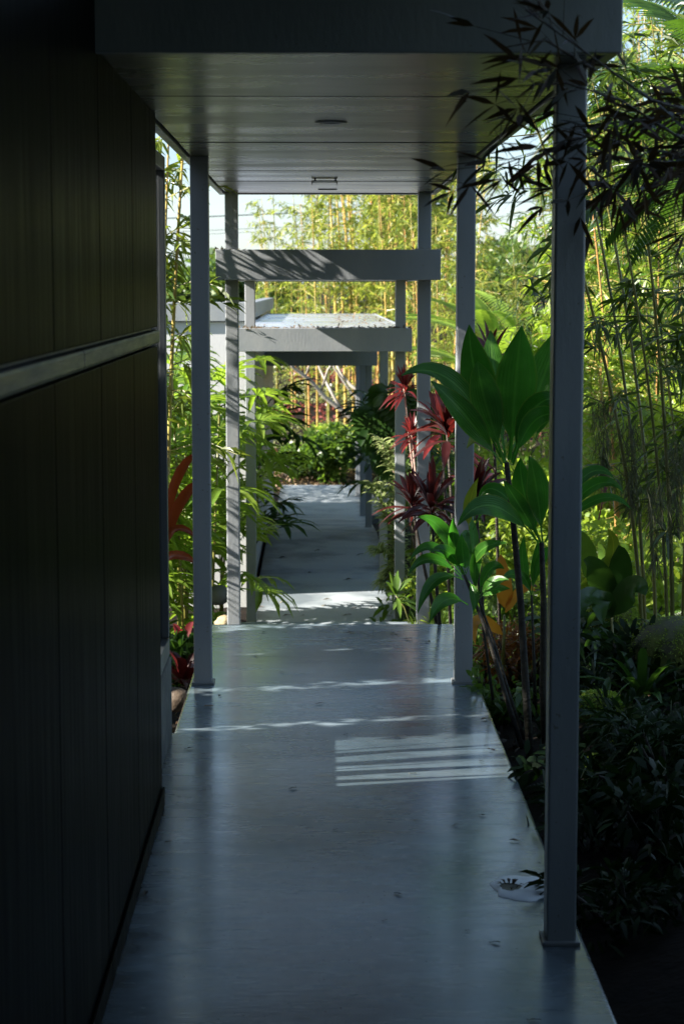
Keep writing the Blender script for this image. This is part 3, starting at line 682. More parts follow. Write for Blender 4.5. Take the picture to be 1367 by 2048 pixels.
# unseen plants beyond the left edge, shaped so their shade streaks the walk
def shade_hedge(x, y0, y1, z0, z1, n, label, seed):
    rng = np.random.default_rng(seed); g = gz(x, (y0+y1)/2); r = empty('shade_hedge', (x, (y0+y1)/2, g), label, 'shade_hedge'); w_ = (y1-y0)/2
    P = np.stack([rng.normal(0, .16, n), rng.uniform(-w_, w_, n), rng.uniform(z0, z1, n)-g], 1); D = rng.normal(0, 1, (n, 3)); D[:, 1] *= .25
    V, t = bulk(P, D, rng.uniform(.07, .13, n), rng.uniform(.04, .07, n), rng.random(n), .25, rng); link('foliage', bulk_mesh('shade_foliage', V, t, M['lf_shrub']), r, 'stuff')
    m = MB(); m.tube([(0, 0, 0), (0, .05, z0-g), (0, 0, (z0+z1)/2-g)], [.05, .035, .02], 6); m.build('trunk', M['darkbark'], r, True)
HX = -2.9
for k, (ya, yb) in enumerate(((8.56, 8.79), (8.93, 9.62), (9.82, 10.62), (10.70, 11.35))):
    o_y = .22*(HX-.1); shade_hedge(HX, ya+o_y, yb+o_y, .35, (2.9, 3.6, 3.9, 2.9)[k], int((11000, 14000, 20000, 12000)[k]*(yb-ya)), ['narrow unseen shade shrub', 'first tall unseen shade shrub', 'second tall unseen shade shrub', 'last tall unseen shade shrub'][k]+' left of the walk beyond the house', 500+k)  # unseen foliage added, gaps shaped to leave sun streaks on the slab
shade_hedge(-3.3, 6.75, 7.80, 2.75, 4.9, 5200, 'unseen leaf mass added as shade over the corner of the house', 520)  # floating leaves added only to shade the ti plant
for k, (yf, wd_, lab) in enumerate([(17.25, .10, 'nearest slim unseen shade column left of the palms'), (17.75, .16, 'middle slim unseen shade column left of the palms'), (18.6, .10, 'third slim unseen shade column left of the palms'), (19.3, .3, 'widest unseen shade column left of the palms')]):
    shade_hedge(-3.6, yf-.81, yf-.81+wd_, -1.2, 2.6, int(26000*wd_), lab, 540+k)  # unseen leaf columns added to stripe the lower slab with shade
shade_hedge(-2.4, 30.6, 35.6, -1.7, 1.6, 14000, 'long shading shrub row left of the far end of the walkway', 550)
for k, (ya, yb, lab) in enumerate([(-4.5, -2.0, 'tall unseen leaf wall added right of the walk behind the viewer'), (-1.9, .8, 'tall unseen leaf wall added right of the viewer'), (.9, 3.2, 'tall unseen leaf wall added right of the walk just ahead of the viewer'), (3.3, 6.9, 'low unseen leaf wall added right of the near post')]):
    shade_hedge(1.75 if ya < 3 else 2.0, ya, yb, .1, 3.4 if ya < 0 else 3.1 if ya < 3 else 1.5, 7000, lab, 600+k)  # unseen leaf walls added to keep skylight off the near walk
for k, (x, y, ht, rad, lab) in enumerate([(4.2, .5, 5.0, 1.8, 'leafy tree right behind the viewer'), (3.4, -3.2, 4.6, 1.6, 'leafy tree behind the viewer by the entrance wall')]):
    shrub(x, y, ht, rad, 5000, lab, 'lf_tree', .22, .09, 700+k, cat='tree', name='tree', low=.2)
# ground cover on the far slope (uncountable)
def cover(name, n, xr, yr, mat, ll, lw, seed, label, cond=lambda x, y: True):
    rng = np.random.default_rng(seed); P = []
    while len(P) < n:
        x, y = rng.uniform(*xr), rng.uniform(*yr)
        if cond(x, y): P.append((x, y, gz(x, y)+rng.random()*.06-.01))
    P = np.array(P); D = rng.normal(0, .7, (n, 3)); D[:, 2] = np.abs(D[:, 2])+.25
    V, t = bulk(P, D, ll*rng.uniform(.6, 1.2, n), lw*rng.uniform(.7, 1.2, n), rng.random(n), .3, rng)
    tag(link(name, bulk_mesh(name, V, t, M[mat])), label, kind='stuff')
wv = lambda x, y: math.sin(x*1.7+y*.9) + math.sin(y*1.3-x*.6)
cover('ground_cover', 9000, (-4, 7), (38.2, 52), 'lf_cover', .12, .06, 1, 'pale green ground cover on the slope beyond the walkway', lambda x, y: wv(x, y) < .55)
cover('ground_cover', 3600, (-4, 7), (39, 52), 'lf_redcover', .12, .06, 2, 'patches of reddish ground cover on the slope beyond the walkway', lambda x, y: wv(x, y) > .3)
cover('leaf_litter', 2600, (-1.2, 4), (36.3, 38.4), 'litter', .10, .04, 3, 'dry brown leaf litter along the end of the walkway')
cover('leaf_litter', 1300, (-1.6, -.64), (8.65, 16), 'litter', .06, .022, 4, 'bark and leaf litter in the bed left of the walkway')
cover('leaf_litter', 1800, (.83, 3), (8.5, 18), 'dryleaf', .07, .025, 5, 'dark leaf litter on the soil right of the walkway')
cover('ground_cover', 9000, (.95, 8), (12.5, 34), 'lf_shrub', .14, .03, 6, 'grassy green ground cover in the right hand garden', lambda x, y: x > .95+.02*(y-12))
cover('ground_cover', 2600, (1.0, 2.2), (7.8, 12.5), 'lf_shade', .10, .03, 7, 'dark ferny ground cover in shade by the near posts')

# pale branching tree at the walk end
tr = empty('bare_tree', (1.7, 40.5, gz(1.7, 40.5)), 'pale leaning tree with bare forking branches at the walk end', 'tree')
o_ = Vector(tr.location)
for nm, pts, r0 in (('trunk', [at(780, 905, 40.5), at(720, 850, 40.5), at(650, 795, 40.4), at(620, 760, 40.3), at(585, 735, 40.2), at(560, 700, 40.1)], .06),
                    ('branch', [at(690, 835, 40.5), at(660, 780, 40.7), at(640, 740, 40.9), at(620, 690, 41)], .04),
                    ('branch', [at(740, 800, 40.6), at(700, 770, 40.8), at(680, 745, 40.9), at(655, 690, 41)], .045),
                    ('branch', [at(790, 850, 40.8), at(735, 800, 40.8), at(705, 790, 40.8), at(668, 735, 40.8), at(650, 680, 40.8)], .04),
                    ('branch', [at(640, 790, 40.4), at(655, 740, 40.2), at(690, 690, 40)], .03),
                    ('branch', [at(612, 750, 40.3), at(622, 720, 40.3), at(630, 690, 40.2)], .025)):
    m = MB(); k = len(pts); m.tube([p-o_ for p in pts], [r0*(1-.6*i/(k-1)) for i in range(k)], 7); m.build(nm, M['bark'], tr, True)

# ti plants ---------------------------------------------------------------
def ti_plant(label, stem, leaves, mat='lf_ti', smat='mossbark', r0=.02, yel=()):
    base = Vector(stem[0]); r = empty('ti_plant', base, label, 'ti plant')
    m = MB(); k = len(stem); m.tube([Vector(p)-base for p in stem], [r0*(1-.45*i/(k-1)) for i in range(k)], 8); m.build('stem', M[smat], r, True)
    for i, (b, mid, tip, wd) in enumerate(leaves):
        B, Mi, T = Vector(b)-base, Vector(mid)-base, Vector(tip)-base
        mid2 = Mi*2 - (B+T)*.5                       # curve passes through mid
        d = (T-B).normalized(); nn = Vector((random.uniform(-.35, .1), -1, random.uniform(.25, .6)))
        mb = MB(); leaf(mb, B, mid2, T, wd*.88, nn, random.random(), 14, .30, .045, stalk=.16,
                        prof=lambda t: max(.02, math.sin(math.pi*min(1, t**.85*.97+.03)))**.95)
        mb.build('leaf', M['lf_tiy' if i in yel else mat], r, True)
    return r
A = at
ti_plant('tallest green ti plant with big upright leaves beside the near post',
  [A(1062, 1560, 8.75), A(1052, 1400, 8.7), A(1040, 1200, 8.6), A(1025, 1040, 8.55), A(1012, 925, 8.5)],
  [(A(1010, 925, 8.5), A(955, 770, 8.45), A(938, 650, 8.35), .175), (A(1018, 920, 8.45), A(1030, 770, 8.35), A(1042, 650, 8.2), .20),
   (A(1008, 925, 8.42), A(968, 800, 8.25), A(955, 722, 8.1), .155), (A(1010, 915, 8.6), A(990, 770, 8.7), A(980, 660, 8.75), .14),
   (A(1022, 920, 8.55), A(1080, 770, 8.6), A(1120, 650, 8.6), .175), (A(1004, 930, 8.4), A(932, 835, 8.2), A(862, 762, 8.1), .115),
   (A(1000, 915, 8.5), A(905, 765, 8.3), A(800, 752, 8.15), .10), (A(1022, 925, 8.45), A(1065, 820, 8.3), A(1125, 800, 8.3), .115),
   (A(1025, 930, 8.4), A(1068, 842, 8.2), A(1130, 835, 8.15), .10), (A(1015, 915, 8.7), A(1075, 800, 8.9), A(1130, 720, 9.0), .13)])
ti_plant('green ti plant with two upright leaves close to the near post, below the tallest',
  [A(1092, 1560, 8.9), A(1085, 1380, 8.8), A(1086, 1200, 8.7), A(1082, 1085, 8.6)],
  [(A(1080, 1085, 8.6), A(1048, 990, 8.5), A(1040, 915, 8.45), .12), (A(1084, 1085, 8.5), A(1072, 980, 8.45), A(1058, 912, 8.35), .12),
   (A(1078, 1080, 8.5), A(1040, 1015, 8.4), A(1005, 960, 8.3), .085), (A(1075, 1085, 8.45), A(985, 1012, 8.25), A(914, 1052, 8.15), .105),
   (A(1075, 1085, 8.6), A(1000, 985, 8.6), A(955, 1000, 8.6), .07), (A(1088, 1085, 8.5), A(1180, 975, 8.4), A(1245, 985, 8.3), .07),
   (A(1088, 1085, 8.6), A(1165, 955, 8.7), A(1228, 958, 8.7), .065), (A(1090, 1085, 8.4), A(1190, 1000, 8.3), A(1262, 1020, 8.25), .05)])
ti_plant('low spreading ti plant with light green leaves in front of the second right post',
  [A(1045, 1500, 8.9), A(1010, 1390, 8.95), A(975, 1270, 9.0), A(928, 1150, 9.1)],
  [(A(928, 1150, 9.1), A(885, 1062, 9.0), A(834, 1034, 8.9), .075), (A(926, 1148, 9.1), A(908, 1090, 9.0), A(905, 1035, 8.9), .07),
   (A(930, 1146, 9.05), A(925, 1110, 8.9), A(922, 1066, 8.8), .075), (A(925, 1150, 9.0), A(895, 1105, 8.9), A(860, 1105, 8.8), .07),
   (A(922, 1150, 9.0), A(865, 1095, 8.9), A(818, 1122, 8.85), .055), (A(922, 1155, 9.0), A(862, 1118, 8.9), A(815, 1150, 8.8), .06),
   (A(925, 1160, 9.0), A(872, 1160, 8.9), A(834, 1228, 8.8), .07), (A(935, 1210, 9.0), A(890, 1200, 8.9), A(858, 1246, 8.8), .08),
   (A(940, 1150, 9.05), A(962, 1100, 8.95), A(1014, 1086, 8.85), .065), (A(935, 1160, 9.0), A(948, 1190, 8.95), A(945, 1225, 8.9), .05),
   (A(930, 1150, 9.2), A(945, 1090, 9.3), A(940, 1030, 9.35), .06)], r0=.014)
ti_plant('small ti plant with drooping blue green leaves between the two stems',
  [A(1050, 1490, 9.1), A(1015, 1380, 9.1), A(985, 1280, 9.1), A(955, 1195, 9.1)],
  [(A(955, 1195, 9.1), A(978, 1140, 9.05), A(1008, 1138, 9.0), .07), (A(955, 1195, 9.05), A(985, 1165, 9.0), A(1018, 1160, 8.95), .06),
   (A(957, 1198, 9.05), A(985, 1180, 9.0), A(1020, 1178, 8.95), .055), (A(953, 1193, 9.1), A(950, 1130, 9.0), A(965, 1085, 9.0), .06)], r0=.010)
ti_plant('young ti plant with yellow spotted upright leaf left of the second right post',
  [A(985, 1400, 9.4), A(965, 1250, 9.4), A(945, 1060, 9.35)],
  [(A(938, 1062, 9.3), A(938, 1010, 9.25), A(956, 955, 9.2), .065), (A(940, 1060, 9.3), A(930, 1075, 9.2), A(945, 1115, 9.2), .05),
   (A(945, 1060, 9.3), A(985, 995, 9.2), A(1020, 1000, 9.2), .06), (A(985, 860, 9.7), A(960, 865, 9.6), A(932, 898, 9.5), .07),
   (A(1070, 880, 9.9), A(1058, 830, 9.9), A(1080, 790, 9.9), .09), (A(1070, 880, 9.9), A(1085, 840, 9.9), A(1110, 815, 9.9), .07)], r0=.008, yel=(0, 3, 4))
ti_plant('small upright ti plant beside the near post with a cluster of short leaves',
  [A(1070, 1420, 9.5), A(1066, 1300, 9.5), A(1062, 1190, 9.5)],
  [(A(1062, 1190, 9.5), A(1045, 1130, 9.45), A(1048, 1070, 9.4), .06), (A(1062, 1190, 9.5), A(1070, 1130, 9.45), A(1075, 1080, 9.4), .055),
   (A(1062, 1190, 9.45), A(1030, 1150, 9.4), A(1000, 1165, 9.3), .055), (A(1062, 1190, 9.45), A(1080, 1120, 9.4), A(1105, 1095, 9.3), .06), (A(1062, 1190, 9.4), A(1050, 1160, 9.35), A(1030, 1140, 9.3), .05)], r0=.010)

# cordylines: tufts of narrow leaves at stem tops
def cordyline(label, stem, n, ln, wd, mat, smat, r0=.012, seed=0, up=.35, name='red_cordyline', cat='cordyline', droop=.35, low=0):
    rd = random.Random(seed); base = Vector(stem[0]); r = empty(name, base, label, cat)
    m = MB(); k = len(stem); m.tube([Vector(p)-base for p in stem], [r0*(1-.4*i/(k-1)) for i in range(k)], 7); m.build('stem', M[smat], r, True)
    top = Vector(stem[-1])-base; below = (Vector(stem[-2])-Vector(stem[-1])).normalized()
    for j in range(n):
        a = j*2.399; el = rd.uniform(-.35, 1.25) if j < n*.75 else rd.uniform(.9, 1.45)
        d = Vector((math.cos(a)*math.cos(el), math.sin(a)*math.cos(el), math.sin(el)+.0))
        p = top + below*rd.uniform(0, low+ln*.35)*(1-max(0, el)/1.5); l_ = ln*rd.uniform(.75, 1.1)
        mb = MB(); leaf(mb, p, p+d*l_*.55+Vector((0, 0, up*.15*l_)), p+d*l_+Vector((0, 0, -droop*l_*math.cos(el))), wd*rd.uniform(.8, 1.15), (0.05, -.3, 1), rd.random(), 5, .3,
                        prof=lambda t: max(.02, math.sin(math.pi*min(1, .1+t*.9)))**.8)
        mb.build('leaf', M[mat], r, True)
    return r
cordyline('red cordyline tuft on a pale stem in front of the sunlit canopy post', [A(836, 1180, 15.6), A(828, 960, 15.6), A(815, 850, 15.6), A(807, 775, 15.6)], 46, .20, .026, 'lf_red', 'redstem', seed=1)
cordyline('second red cordyline tuft lower on the pale stem', [A(845, 1180, 15.3), A(832, 960, 15.3), A(822, 868, 15.3)], 44, .19, .024, 'lf_red', 'redstem', seed=2)
cordyline('bronze red cordyline with broad mottled leaves behind the second right post', [A(920, 1300, 12.4), A(905, 1050, 12.4), A(893, 860, 12.4)], 34, .32, .055, 'lf_wine', 'darkbark', seed=3)
cordyline('brightest red cordyline beside the second right post at mid height', [A(900, 1250, 13), A(890, 1000, 13), A(880, 845, 13)], 16, .28, .05, 'lf_red', 'darkbark', seed=13)
cordyline('dark wine cordyline with pointed leaves low between the right posts', [A(880, 1270, 11.5), A(868, 1120, 11.5), A(862, 1010, 11.5)], 36, .28, .042, 'lf_wine', 'darkbark', seed=4)
cordyline('dark wine cordyline leaning left over the walk edge', [A(880, 1280, 12), A(840, 1100, 12), A(822, 1005, 12)], 26, .24, .038, 'lf_wine', 'darkbark', seed=5)
cordyline('burgundy cordyline behind the ti stems with pinkish leaves', [A(975, 1400, 10.8), A(962, 1180, 10.8), A(950, 985, 10.8)], 22, .26, .05, 'lf_wine', 'darkbark', seed=6)
cordyline('burgundy cordyline peeping over the tallest ti leaves', [A(1000, 1300, 12.5), A(990, 950, 12.5), A(980, 715, 12.5)], 16, .26, .045, 'lf_wine', 'darkbark', seed=7)

# variegated dracaena
sg = empty('variegated_dracaena', at(785, 1200, 19.2), 'cream striped dracaena arching beside the right post of the lower canopy', 'dracaena')
ob = Vector(sg.location)
for k, pts in enumerate([[(785, 1200), (800, 1050), (790, 950), (762, 885)], [(788, 1200), (805, 1080), (785, 985), (742, 970)], [(785, 1200), (800, 1120), (785, 1060), (755, 990)],
                         [(785, 1200), (795, 1150), (785, 1110), (755, 1100)], [(786, 1200), (800, 1160), (790, 1130), (768, 1165)], [(790, 1200), (810, 1000), (800, 920), (778, 895)],
                         [(786, 1200), (792, 1190), (790, 1180), (775, 1185)]]):
    P3 = [at(u_, v_, 19.2+.1*math.sin(k*2)) - ob for u_, v_ in pts]
    m = MB(); m.tube(P3, [.012, .010, .008, .006], 5); m.build('stem', M['redstem'], sg, True)
    for j in range(26 if k < 6 else 14):
        s = .35+.65*j/25; i = min(2, int(s*3)); f_ = s*3-i; p = P3[i].lerp(P3[i+1], f_); ax = (P3[i+1]-P3[i]).normalized()
        for q_ in range(5):
            a = random.random()*6.28; d = (ax*.55 + Vector((math.cos(a), math.sin(a), random.uniform(-.2, .8)))).normalized(); l_ = random.uniform(.12, .2)
            if q_ == 0: mb = MB()
            leaf(mb, p, p+d*l_*.6+Vector((0, 0, .02)), p+d*l_+Vector((0, 0, -.06)), .026, (0, -.3, 1), random.random(), 4, .25)
        mb.build('leaf_whorl', M['lf_song'], sg, True)

# split leaf philodendron
ph = empty('split_leaf_philodendron', at(790, 1150, 20), 'glossy split leaf philodendron between the right posts of the lower canopy', 'philodendron')
op = Vector(ph.location)
def split_leaf(b, t, wd, nl=9):
    mb = MB(); b, t = Vector(b)-op, Vector(t)-op; d = (t-b); L_ = d.length; d = d/L_; nrm = Vector((-.2, -1, .35)).normalized(); s = d.cross(nrm).normalized()
    mb.tube([b, b.lerp(t, .5)-nrm*0, t], [.008, .006, .003], 4)
    for k in range(nl):
        tt = .05+.9*k/nl; p = b.lerp(t, tt); w_ = wd*math.sin(math.pi*(.2+.72*tt))**.6
        for sg_ in (-1, 1):
            dd = (s*sg_*1.0 + d*.45).normalized()
            leaf(mb, p, p+dd*w_*.3+nrm*.02, p+dd*w_*.5*1.15+Vector((0, 0, -.06)), L_/nl*1.15, nrm, random.random(), 4, .15, prof=lambda q: min(1, q*3+.7)*min(1, (1-q)*2.5+.12))
    return mb
for b, t, wd in (((800, 900), (735, 800), .62), ((800, 860), (770, 760), .5), ((805, 880), (720, 850), .5), ((800, 920), (745, 895), .45), ((815, 870), (840, 780), .45)):
    m = MB(); m.tube([Vector((0, 0, 0)), at(b[0], b[1], 20)-op], [.012, .008], 5); m.build('stalk', M['culm_g'], ph, True)
    split_leaf(at(b[0], b[1], 20), at(t[0], t[1], 19.6), wd).build('leaf', M['lf_deep'], ph, True)

# low leafy sprig overhanging the walk at the foot of the right posts
cordyline('small green sprig with pointed leaves hanging over the walk edge', [A(818, 1245, 14.6), A(808, 1215, 14.6), A(790, 1190, 14.6)], 12, .20, .045, 'lf_shrub', 'culm_g', .006, 21, name='green_sprig', cat='plant')
# bromeliads
def strap(label, loc, leaves, mat, name='bromeliad'):
    r = empty(name, loc, label, 'bromeliad'); o = Vector(loc)
    for (b, mid, t, wd) in leaves:
        B, Mi, T = Vector(b)-o, Vector(mid)-o, Vector(t)-o
        mb = MB(); leaf(mb, B, Mi*2-(B+T)*.5, T, wd, (.4, -1, .5), random.random(), 8, .35, prof=lambda t_: min(1, (1-t_)*3+.05)); mb.build('leaf', M[mat], r, True)
    return r
strap('big bromeliad with glowing orange red strap leaves left of the front post', A(330, 1130, 11), [
  (A(318, 1100, 11), A(352, 960, 10.9), A(402, 905, 10.8), .055), (A(318, 1110, 10.9), A(360, 1005, 10.8), A(408, 960, 10.7), .06),
  (A(318, 1110, 10.9), A(352, 1058, 10.8), A(400, 1085, 10.7), .045), (A(318, 1130, 10.9), A(352, 1112, 10.8), A(398, 1130, 10.7), .06),
  (A(315, 1100, 11.2), A(310, 960, 11.3), A(330, 880, 11.3), .08), (A(310, 1120, 11), A(270, 1020, 10.9), A(230, 1040, 10.9), .08)], 'lf_brom')
def rosette(label, x, y, n, ln, wd, mat, seed, z=None):
    rd = random.Random(seed); g = gz(x, y) if z is None else z; r = empty('bromeliad', (x, y, g-.01), label, 'bromeliad')
    for j in range(n):
        a = j*2.399; el = .35+.9*j/n; d = Vector((math.cos(a)*math.cos(el), math.sin(a)*math.cos(el), math.sin(el))); l_ = ln*rd.uniform(.8, 1.1)
        mb = MB(); leaf(mb, d*.02, d*l_*.6+Vector((0, 0, .05*l_)), d*l_+Vector((0, 0, -.3*l_)), wd, (0, 0, 1), rd.random(), 5, .35, prof=lambda t: min(1, (1-t)*2.5+.05)); mb.build('leaf', M[mat], r, True)
    return r
rosette('magenta and green bromeliad rosette in the left bed', pu(362, 12.4), 12.4, 16, .3, .05, 'lf_red', 1, z=-.32)
rosette('dark purple bromeliad rosette in shade in the left bed', pu(366, 11.2), 11.2, 18, .36, .055, 'lf_wine', 2)
rosette('pale green bromeliad rosette behind the front left post', pu(385, 13), 13, 14, .3, .04, 'lf_bright', 3, z=-.45)
rosette('red flowered bromeliad at the foot of the right posts', pu(818, 15.4), 15.4, 12, .24, .035, 'lf_red', 4, z=-.78)
rosette('green bromeliad with long strap leaves beside the mossy rocks', pu(1290, 9.3), 9.3, 16, .42, .045, 'lf_deep', 5)
rosette('dark strap leaved bromeliad in front of the mossy rocks', pu(1210, 8.9), 8.9, 14, .36, .04, 'lf_deep', 6)
# magenta flower spikes
def spike(label, b, t, n, seed):
    rd = random.Random(seed); b, t = Vector(b), Vector(t); r = empty('flower_spike', b, label, 'flower')
    m = MB(); m.tube([Vector(), (t-b)], [.004, .003], 5); m.build('stem', M['fl_mag'], r, True)
    m = MB()
    for k in range(n):
        p = (t-b)*(.4+.6*k/n); a = k*2.4; d = Vector((math.cos(a), math.sin(a), .7)).normalized()
        leaf(m, p, p+d*.015, p+d*.032, .014, (0, 0, 1), rd.random(), 2)
    m.build('bracts', M['fl_mag'], r, True)
spike('magenta bromeliad flower spike low in the dark right bed', A(1246, 1225, 10), A(1272, 1165, 9.95), 40, 1)
spike('magenta flower spike just right of the near post', A(1196, 1040, 10.5), A(1212, 965, 10.5), 26, 2)
# big orange leaf and oval yellow leaf plants
def single(label, st, lv, mat, name='canna', cat='plant'):
    base = Vector(st[0]); r = empty(name, base, label, cat); m = MB(); m.tube([Vector(p)-base for p in st], [.01]*(len(st)-1)+[.006], 6); m.build('stem', M['culm_g'], r, True)
    for (b, mid, t, wd) in lv:
        B, Mi, T = Vector(b)-base, Vector(mid)-base, Vector(t)-base; mb = MB()
        leaf(mb, B, Mi*2-(B+T)*.5, T, wd, (-.2, -1, .4), random.random(), 10, .15, .03, prof=lambda q: max(.02, math.sin(math.pi*min(1, q**.7*.97+.03)))**.6); mb.build('leaf', M[mat], r, True)
single('tall plant with glowing orange leaves behind the ti stems', [A(1005, 1330, 10.2), A(1008, 1230, 10.2)], [(A(1010, 1215, 10.2), A(1006, 1160, 10.1), A(1000, 1108, 10.1), .085), (A(1010, 1225, 10.2), A(1042, 1180, 10.1), A(1070, 1182, 10.1), .05), (A(1005, 1270, 10.2), A(955, 1240, 10.1), A(950, 1290, 10), .06)], 'lf_orange')
single('plant with one oval yellow leaf right of the near post', [A(1215, 1290, 10.6), A(1212, 1160, 10.6)], [(A(1212, 1140, 10.6), A(1226, 1095, 10.5), A(1214, 1058, 10.4), .075)], 'lf_tiy', 'broad_leaf_plant')
single('broad pale green leaved plant hugging the near post', [A(1185, 1290, 10.7), A(1182, 1180, 10.7)], [(A(1182, 1165, 10.7), A(1172, 1100, 10.6), A(1150, 1060, 10.5), .10), (A(1185, 1165, 10.7), A(1225, 1120, 10.6), A(1262, 1128, 10.5), .08)], 'lf_shrub', 'broad_leaf_plant')
single('dark broad leaved plant under the yellow green leaves', [A(1225, 1330, 10.1), A(1222, 1220, 10.1)], [(A(1222, 1225, 10.1), A(1195, 1150, 10), A(1165, 1120, 9.9), .14), (A(1225, 1225, 10.1), A(1240, 1140, 10), A(1235, 1090, 9.9), .13), (A(1225, 1230, 10), A(1265, 1175, 9.9), A(1290, 1190, 9.8), .13), (A(1222, 1235, 10), A(1200, 1200, 9.8), A(1205, 1250, 9.7), .12), (A(1222, 1235, 10), A(1180, 1195, 9.8), A(1160, 1230, 9.7), .12)], 'lf_deep', 'broad_leaf_plant')
# ferns
for k, (uu, y, sc, mt, lab) in enumerate([(1230, 9.9, .8, FERND, 'dark fern at the foot of the flower spike'), (1330, 8.4, .8, FERND, 'dark fern in front of the mossy boulder at the right edge'), (1255, 12.6, 1.1, FERN, 'sunlit fern below the hanging moss'),
                                    (1170, 12.8, 1.0, FERN, 'light green fern close behind the near post'), (1320, 11.0, .9, FERN, 'green fern under the leaning bamboo'), (1195, 8.0, .7, FERND, 'small dark fern near the walkway edge'), (985, 11.5, .7, FERN, 'little fern under the ti plants')]):
    feather_palm(pu(uu, y), y, 0, 11, sc, lab, mt, 60+k, cat='fern', name='fern', el=(-1.1, -.2))
# hanging grey moss on the bamboo
for k, (uu, v0, v1, y, lab) in enumerate([(1205, 790, 960, 10.2, 'strand of grey moss hanging right of the near post'), (1262, 840, 1010, 10.3, 'grey moss hanging from the middle of the leaning bamboo'), (1310, 960, 1130, 10.2, 'thick grey moss hanging low on the bamboo'), (1350, 880, 1060, 10.3, 'grey moss hanging at the right edge')]):
    rng = np.random.default_rng(80+k); n = 420; tp = np.array(at(uu, v0, y)); bt = np.array(at(uu, v1, y)); s = rng.random(n)**1.2
    P = tp + (bt-tp)*s[:, None] + rng.normal(0, 1, (n, 3))*np.array([.035, .035, .01])*(1.15-s[:, None]); D = rng.normal(0, .45, (n, 3)); D[:, 2] -= .8
    V, t = bulk(P, D, rng.uniform(.05, .12, n), np.full(n, .0035), rng.random(n), .4, rng)
    o = link('hanging_moss', bulk_mesh('hanging_moss', V, t, M['lf_moss'])); tag(o, lab, 'moss')

# rocks
def rock(label, c, r, mat, seed, sq=.75):
    rd = random.Random(seed); V = []; n1, n2 = 14, 9
    k = [Vector((rd.gauss(0, 1), rd.gauss(0, 1), rd.gauss(0, 1))).normalized() for _ in range(7)]
    for i in range(n2+1):
        th = math.pi*i/n2
        for j in range(n1):
            f_ = 2*math.pi*j/n1; d = Vector((math.sin(th)*math.cos(f_), math.sin(th)*math.sin(f_), math.cos(th)))
            rr = 1 - sum(max(0, d.dot(q)-.62)*.55 for q in k) + rd.uniform(-.03, .03)*(0 < i < n2)
            V.append((d.x*r*rr, d.y*r*rr, d.z*r*rr*sq))
    F = [(i*n1+j, (i+1)*n1+j, (i+1)*n1+(j+1) % n1, i*n1+(j+1) % n1) for i in range(n2) for j in range(n1)]
    m = MB(); m.add(V, F); o = m.build('rock', mat, smooth=True); o.location = c; return tag(o, label, 'rock')
def moss_on(o, r, n, seed):
    rng = np.random.default_rng(seed); v = rng.normal(size=(n, 3)); v /= np.linalg.norm(v, axis=1)[:, None]; v[:, 2] = np.abs(v[:, 2])
    P = v*r*np.array([.93, .93, .70]); V, t = bulk(P, v+rng.normal(0, .5, (n, 3)), rng.uniform(.012, .03, n), np.full(n, .006), rng.random(n), .3, rng)
    link('moss', bulk_mesh('rock_moss', V, t, M['lf_bright']), o, 'stuff')
for k, (uu, vv, y, r_, lab) in enumerate([(1345, 1300, 9.6, .22, 'big moss covered boulder at the right edge'), (1200, 1420, 9.0, .12, 'small mossy rock near the foot of the near post'), (1245, 1540, 8.4, .16, 'mossy rock low in the dark right bed'), (1225, 1240, 10.4, .14, 'mossy rock beneath the flower spike')]):
    o = rock(lab, at(uu, vv, y), r_, M['rock'], k); moss_on(o, r_, 1500, k)
rock('tan stone at the foot of the second left post', at(446, 1242, 13.9), .07, M['stone'], 11, .6)
rock('brown stone lying in the shaded bed by the window plinth', at(352, 1398, 9.6), .09, surface('brown_stone', [(.3, (.03, .02, .012)), (.7, (.10, .07, .045))], 8, rough=(.7, .9), bump=.8, bscale=30), 12, .7)
rock('pale stone under the lady palm behind the front left post', at(436, 1190, 15.2), .10, M['plinth'], 13, .8)

# background trees
def tree(label, x, y, ht, rad, n, seed, mat='lf_tree', ll=.35):
    rng = np.random.default_rng(seed); rd = random.Random(seed); g = gz(x, y); r = empty('tree', (x, y, g-.05), label, 'tree')
    m = MB(); m.tube([(0, 0, 0), (.1, 0, ht*.35), (0, .1, ht*.7), (.05, 0, ht*.9)], [.16, .12, .07, .03], 8); m.build('trunk', M['darkbark'], r, True)
    lob = [(rng.normal(0, rad*.5), rng.normal(0, rad*.5), ht*rng.uniform(.45, .95), rad*rng.uniform(.25, .5)) for _ in range(14)]
    m = MB()
    for (a, b, c, q) in lob[:9]: m.tube([(.05, 0, ht*.4), (a*.5, b*.5, c*.8), (a, b, c)], [.06, .04, .02], 5)
    m.build('limbs', M['darkbark'], r, True)
    P = []; D = []
    for i in range(n):
        L_ = lob[rng.integers(0, 14)]; v = rng.normal(size=3); v /= np.linalg.norm(v); P.append(np.array(L_[:3])+v*L_[3]*rng.random()**.4*np.array([1, 1, .7])); D.append(v+rng.normal(0, .5, 3))
    V, t = bulk(np.array(P), np.array(D), ll*rng.uniform(.5, 1.2, n), ll*.45*rng.uniform(.7, 1.2, n), rng.random(n), .2, rng)
    link('crown', bulk_mesh('tree_crown', V, t, M[mat]), r, 'stuff')
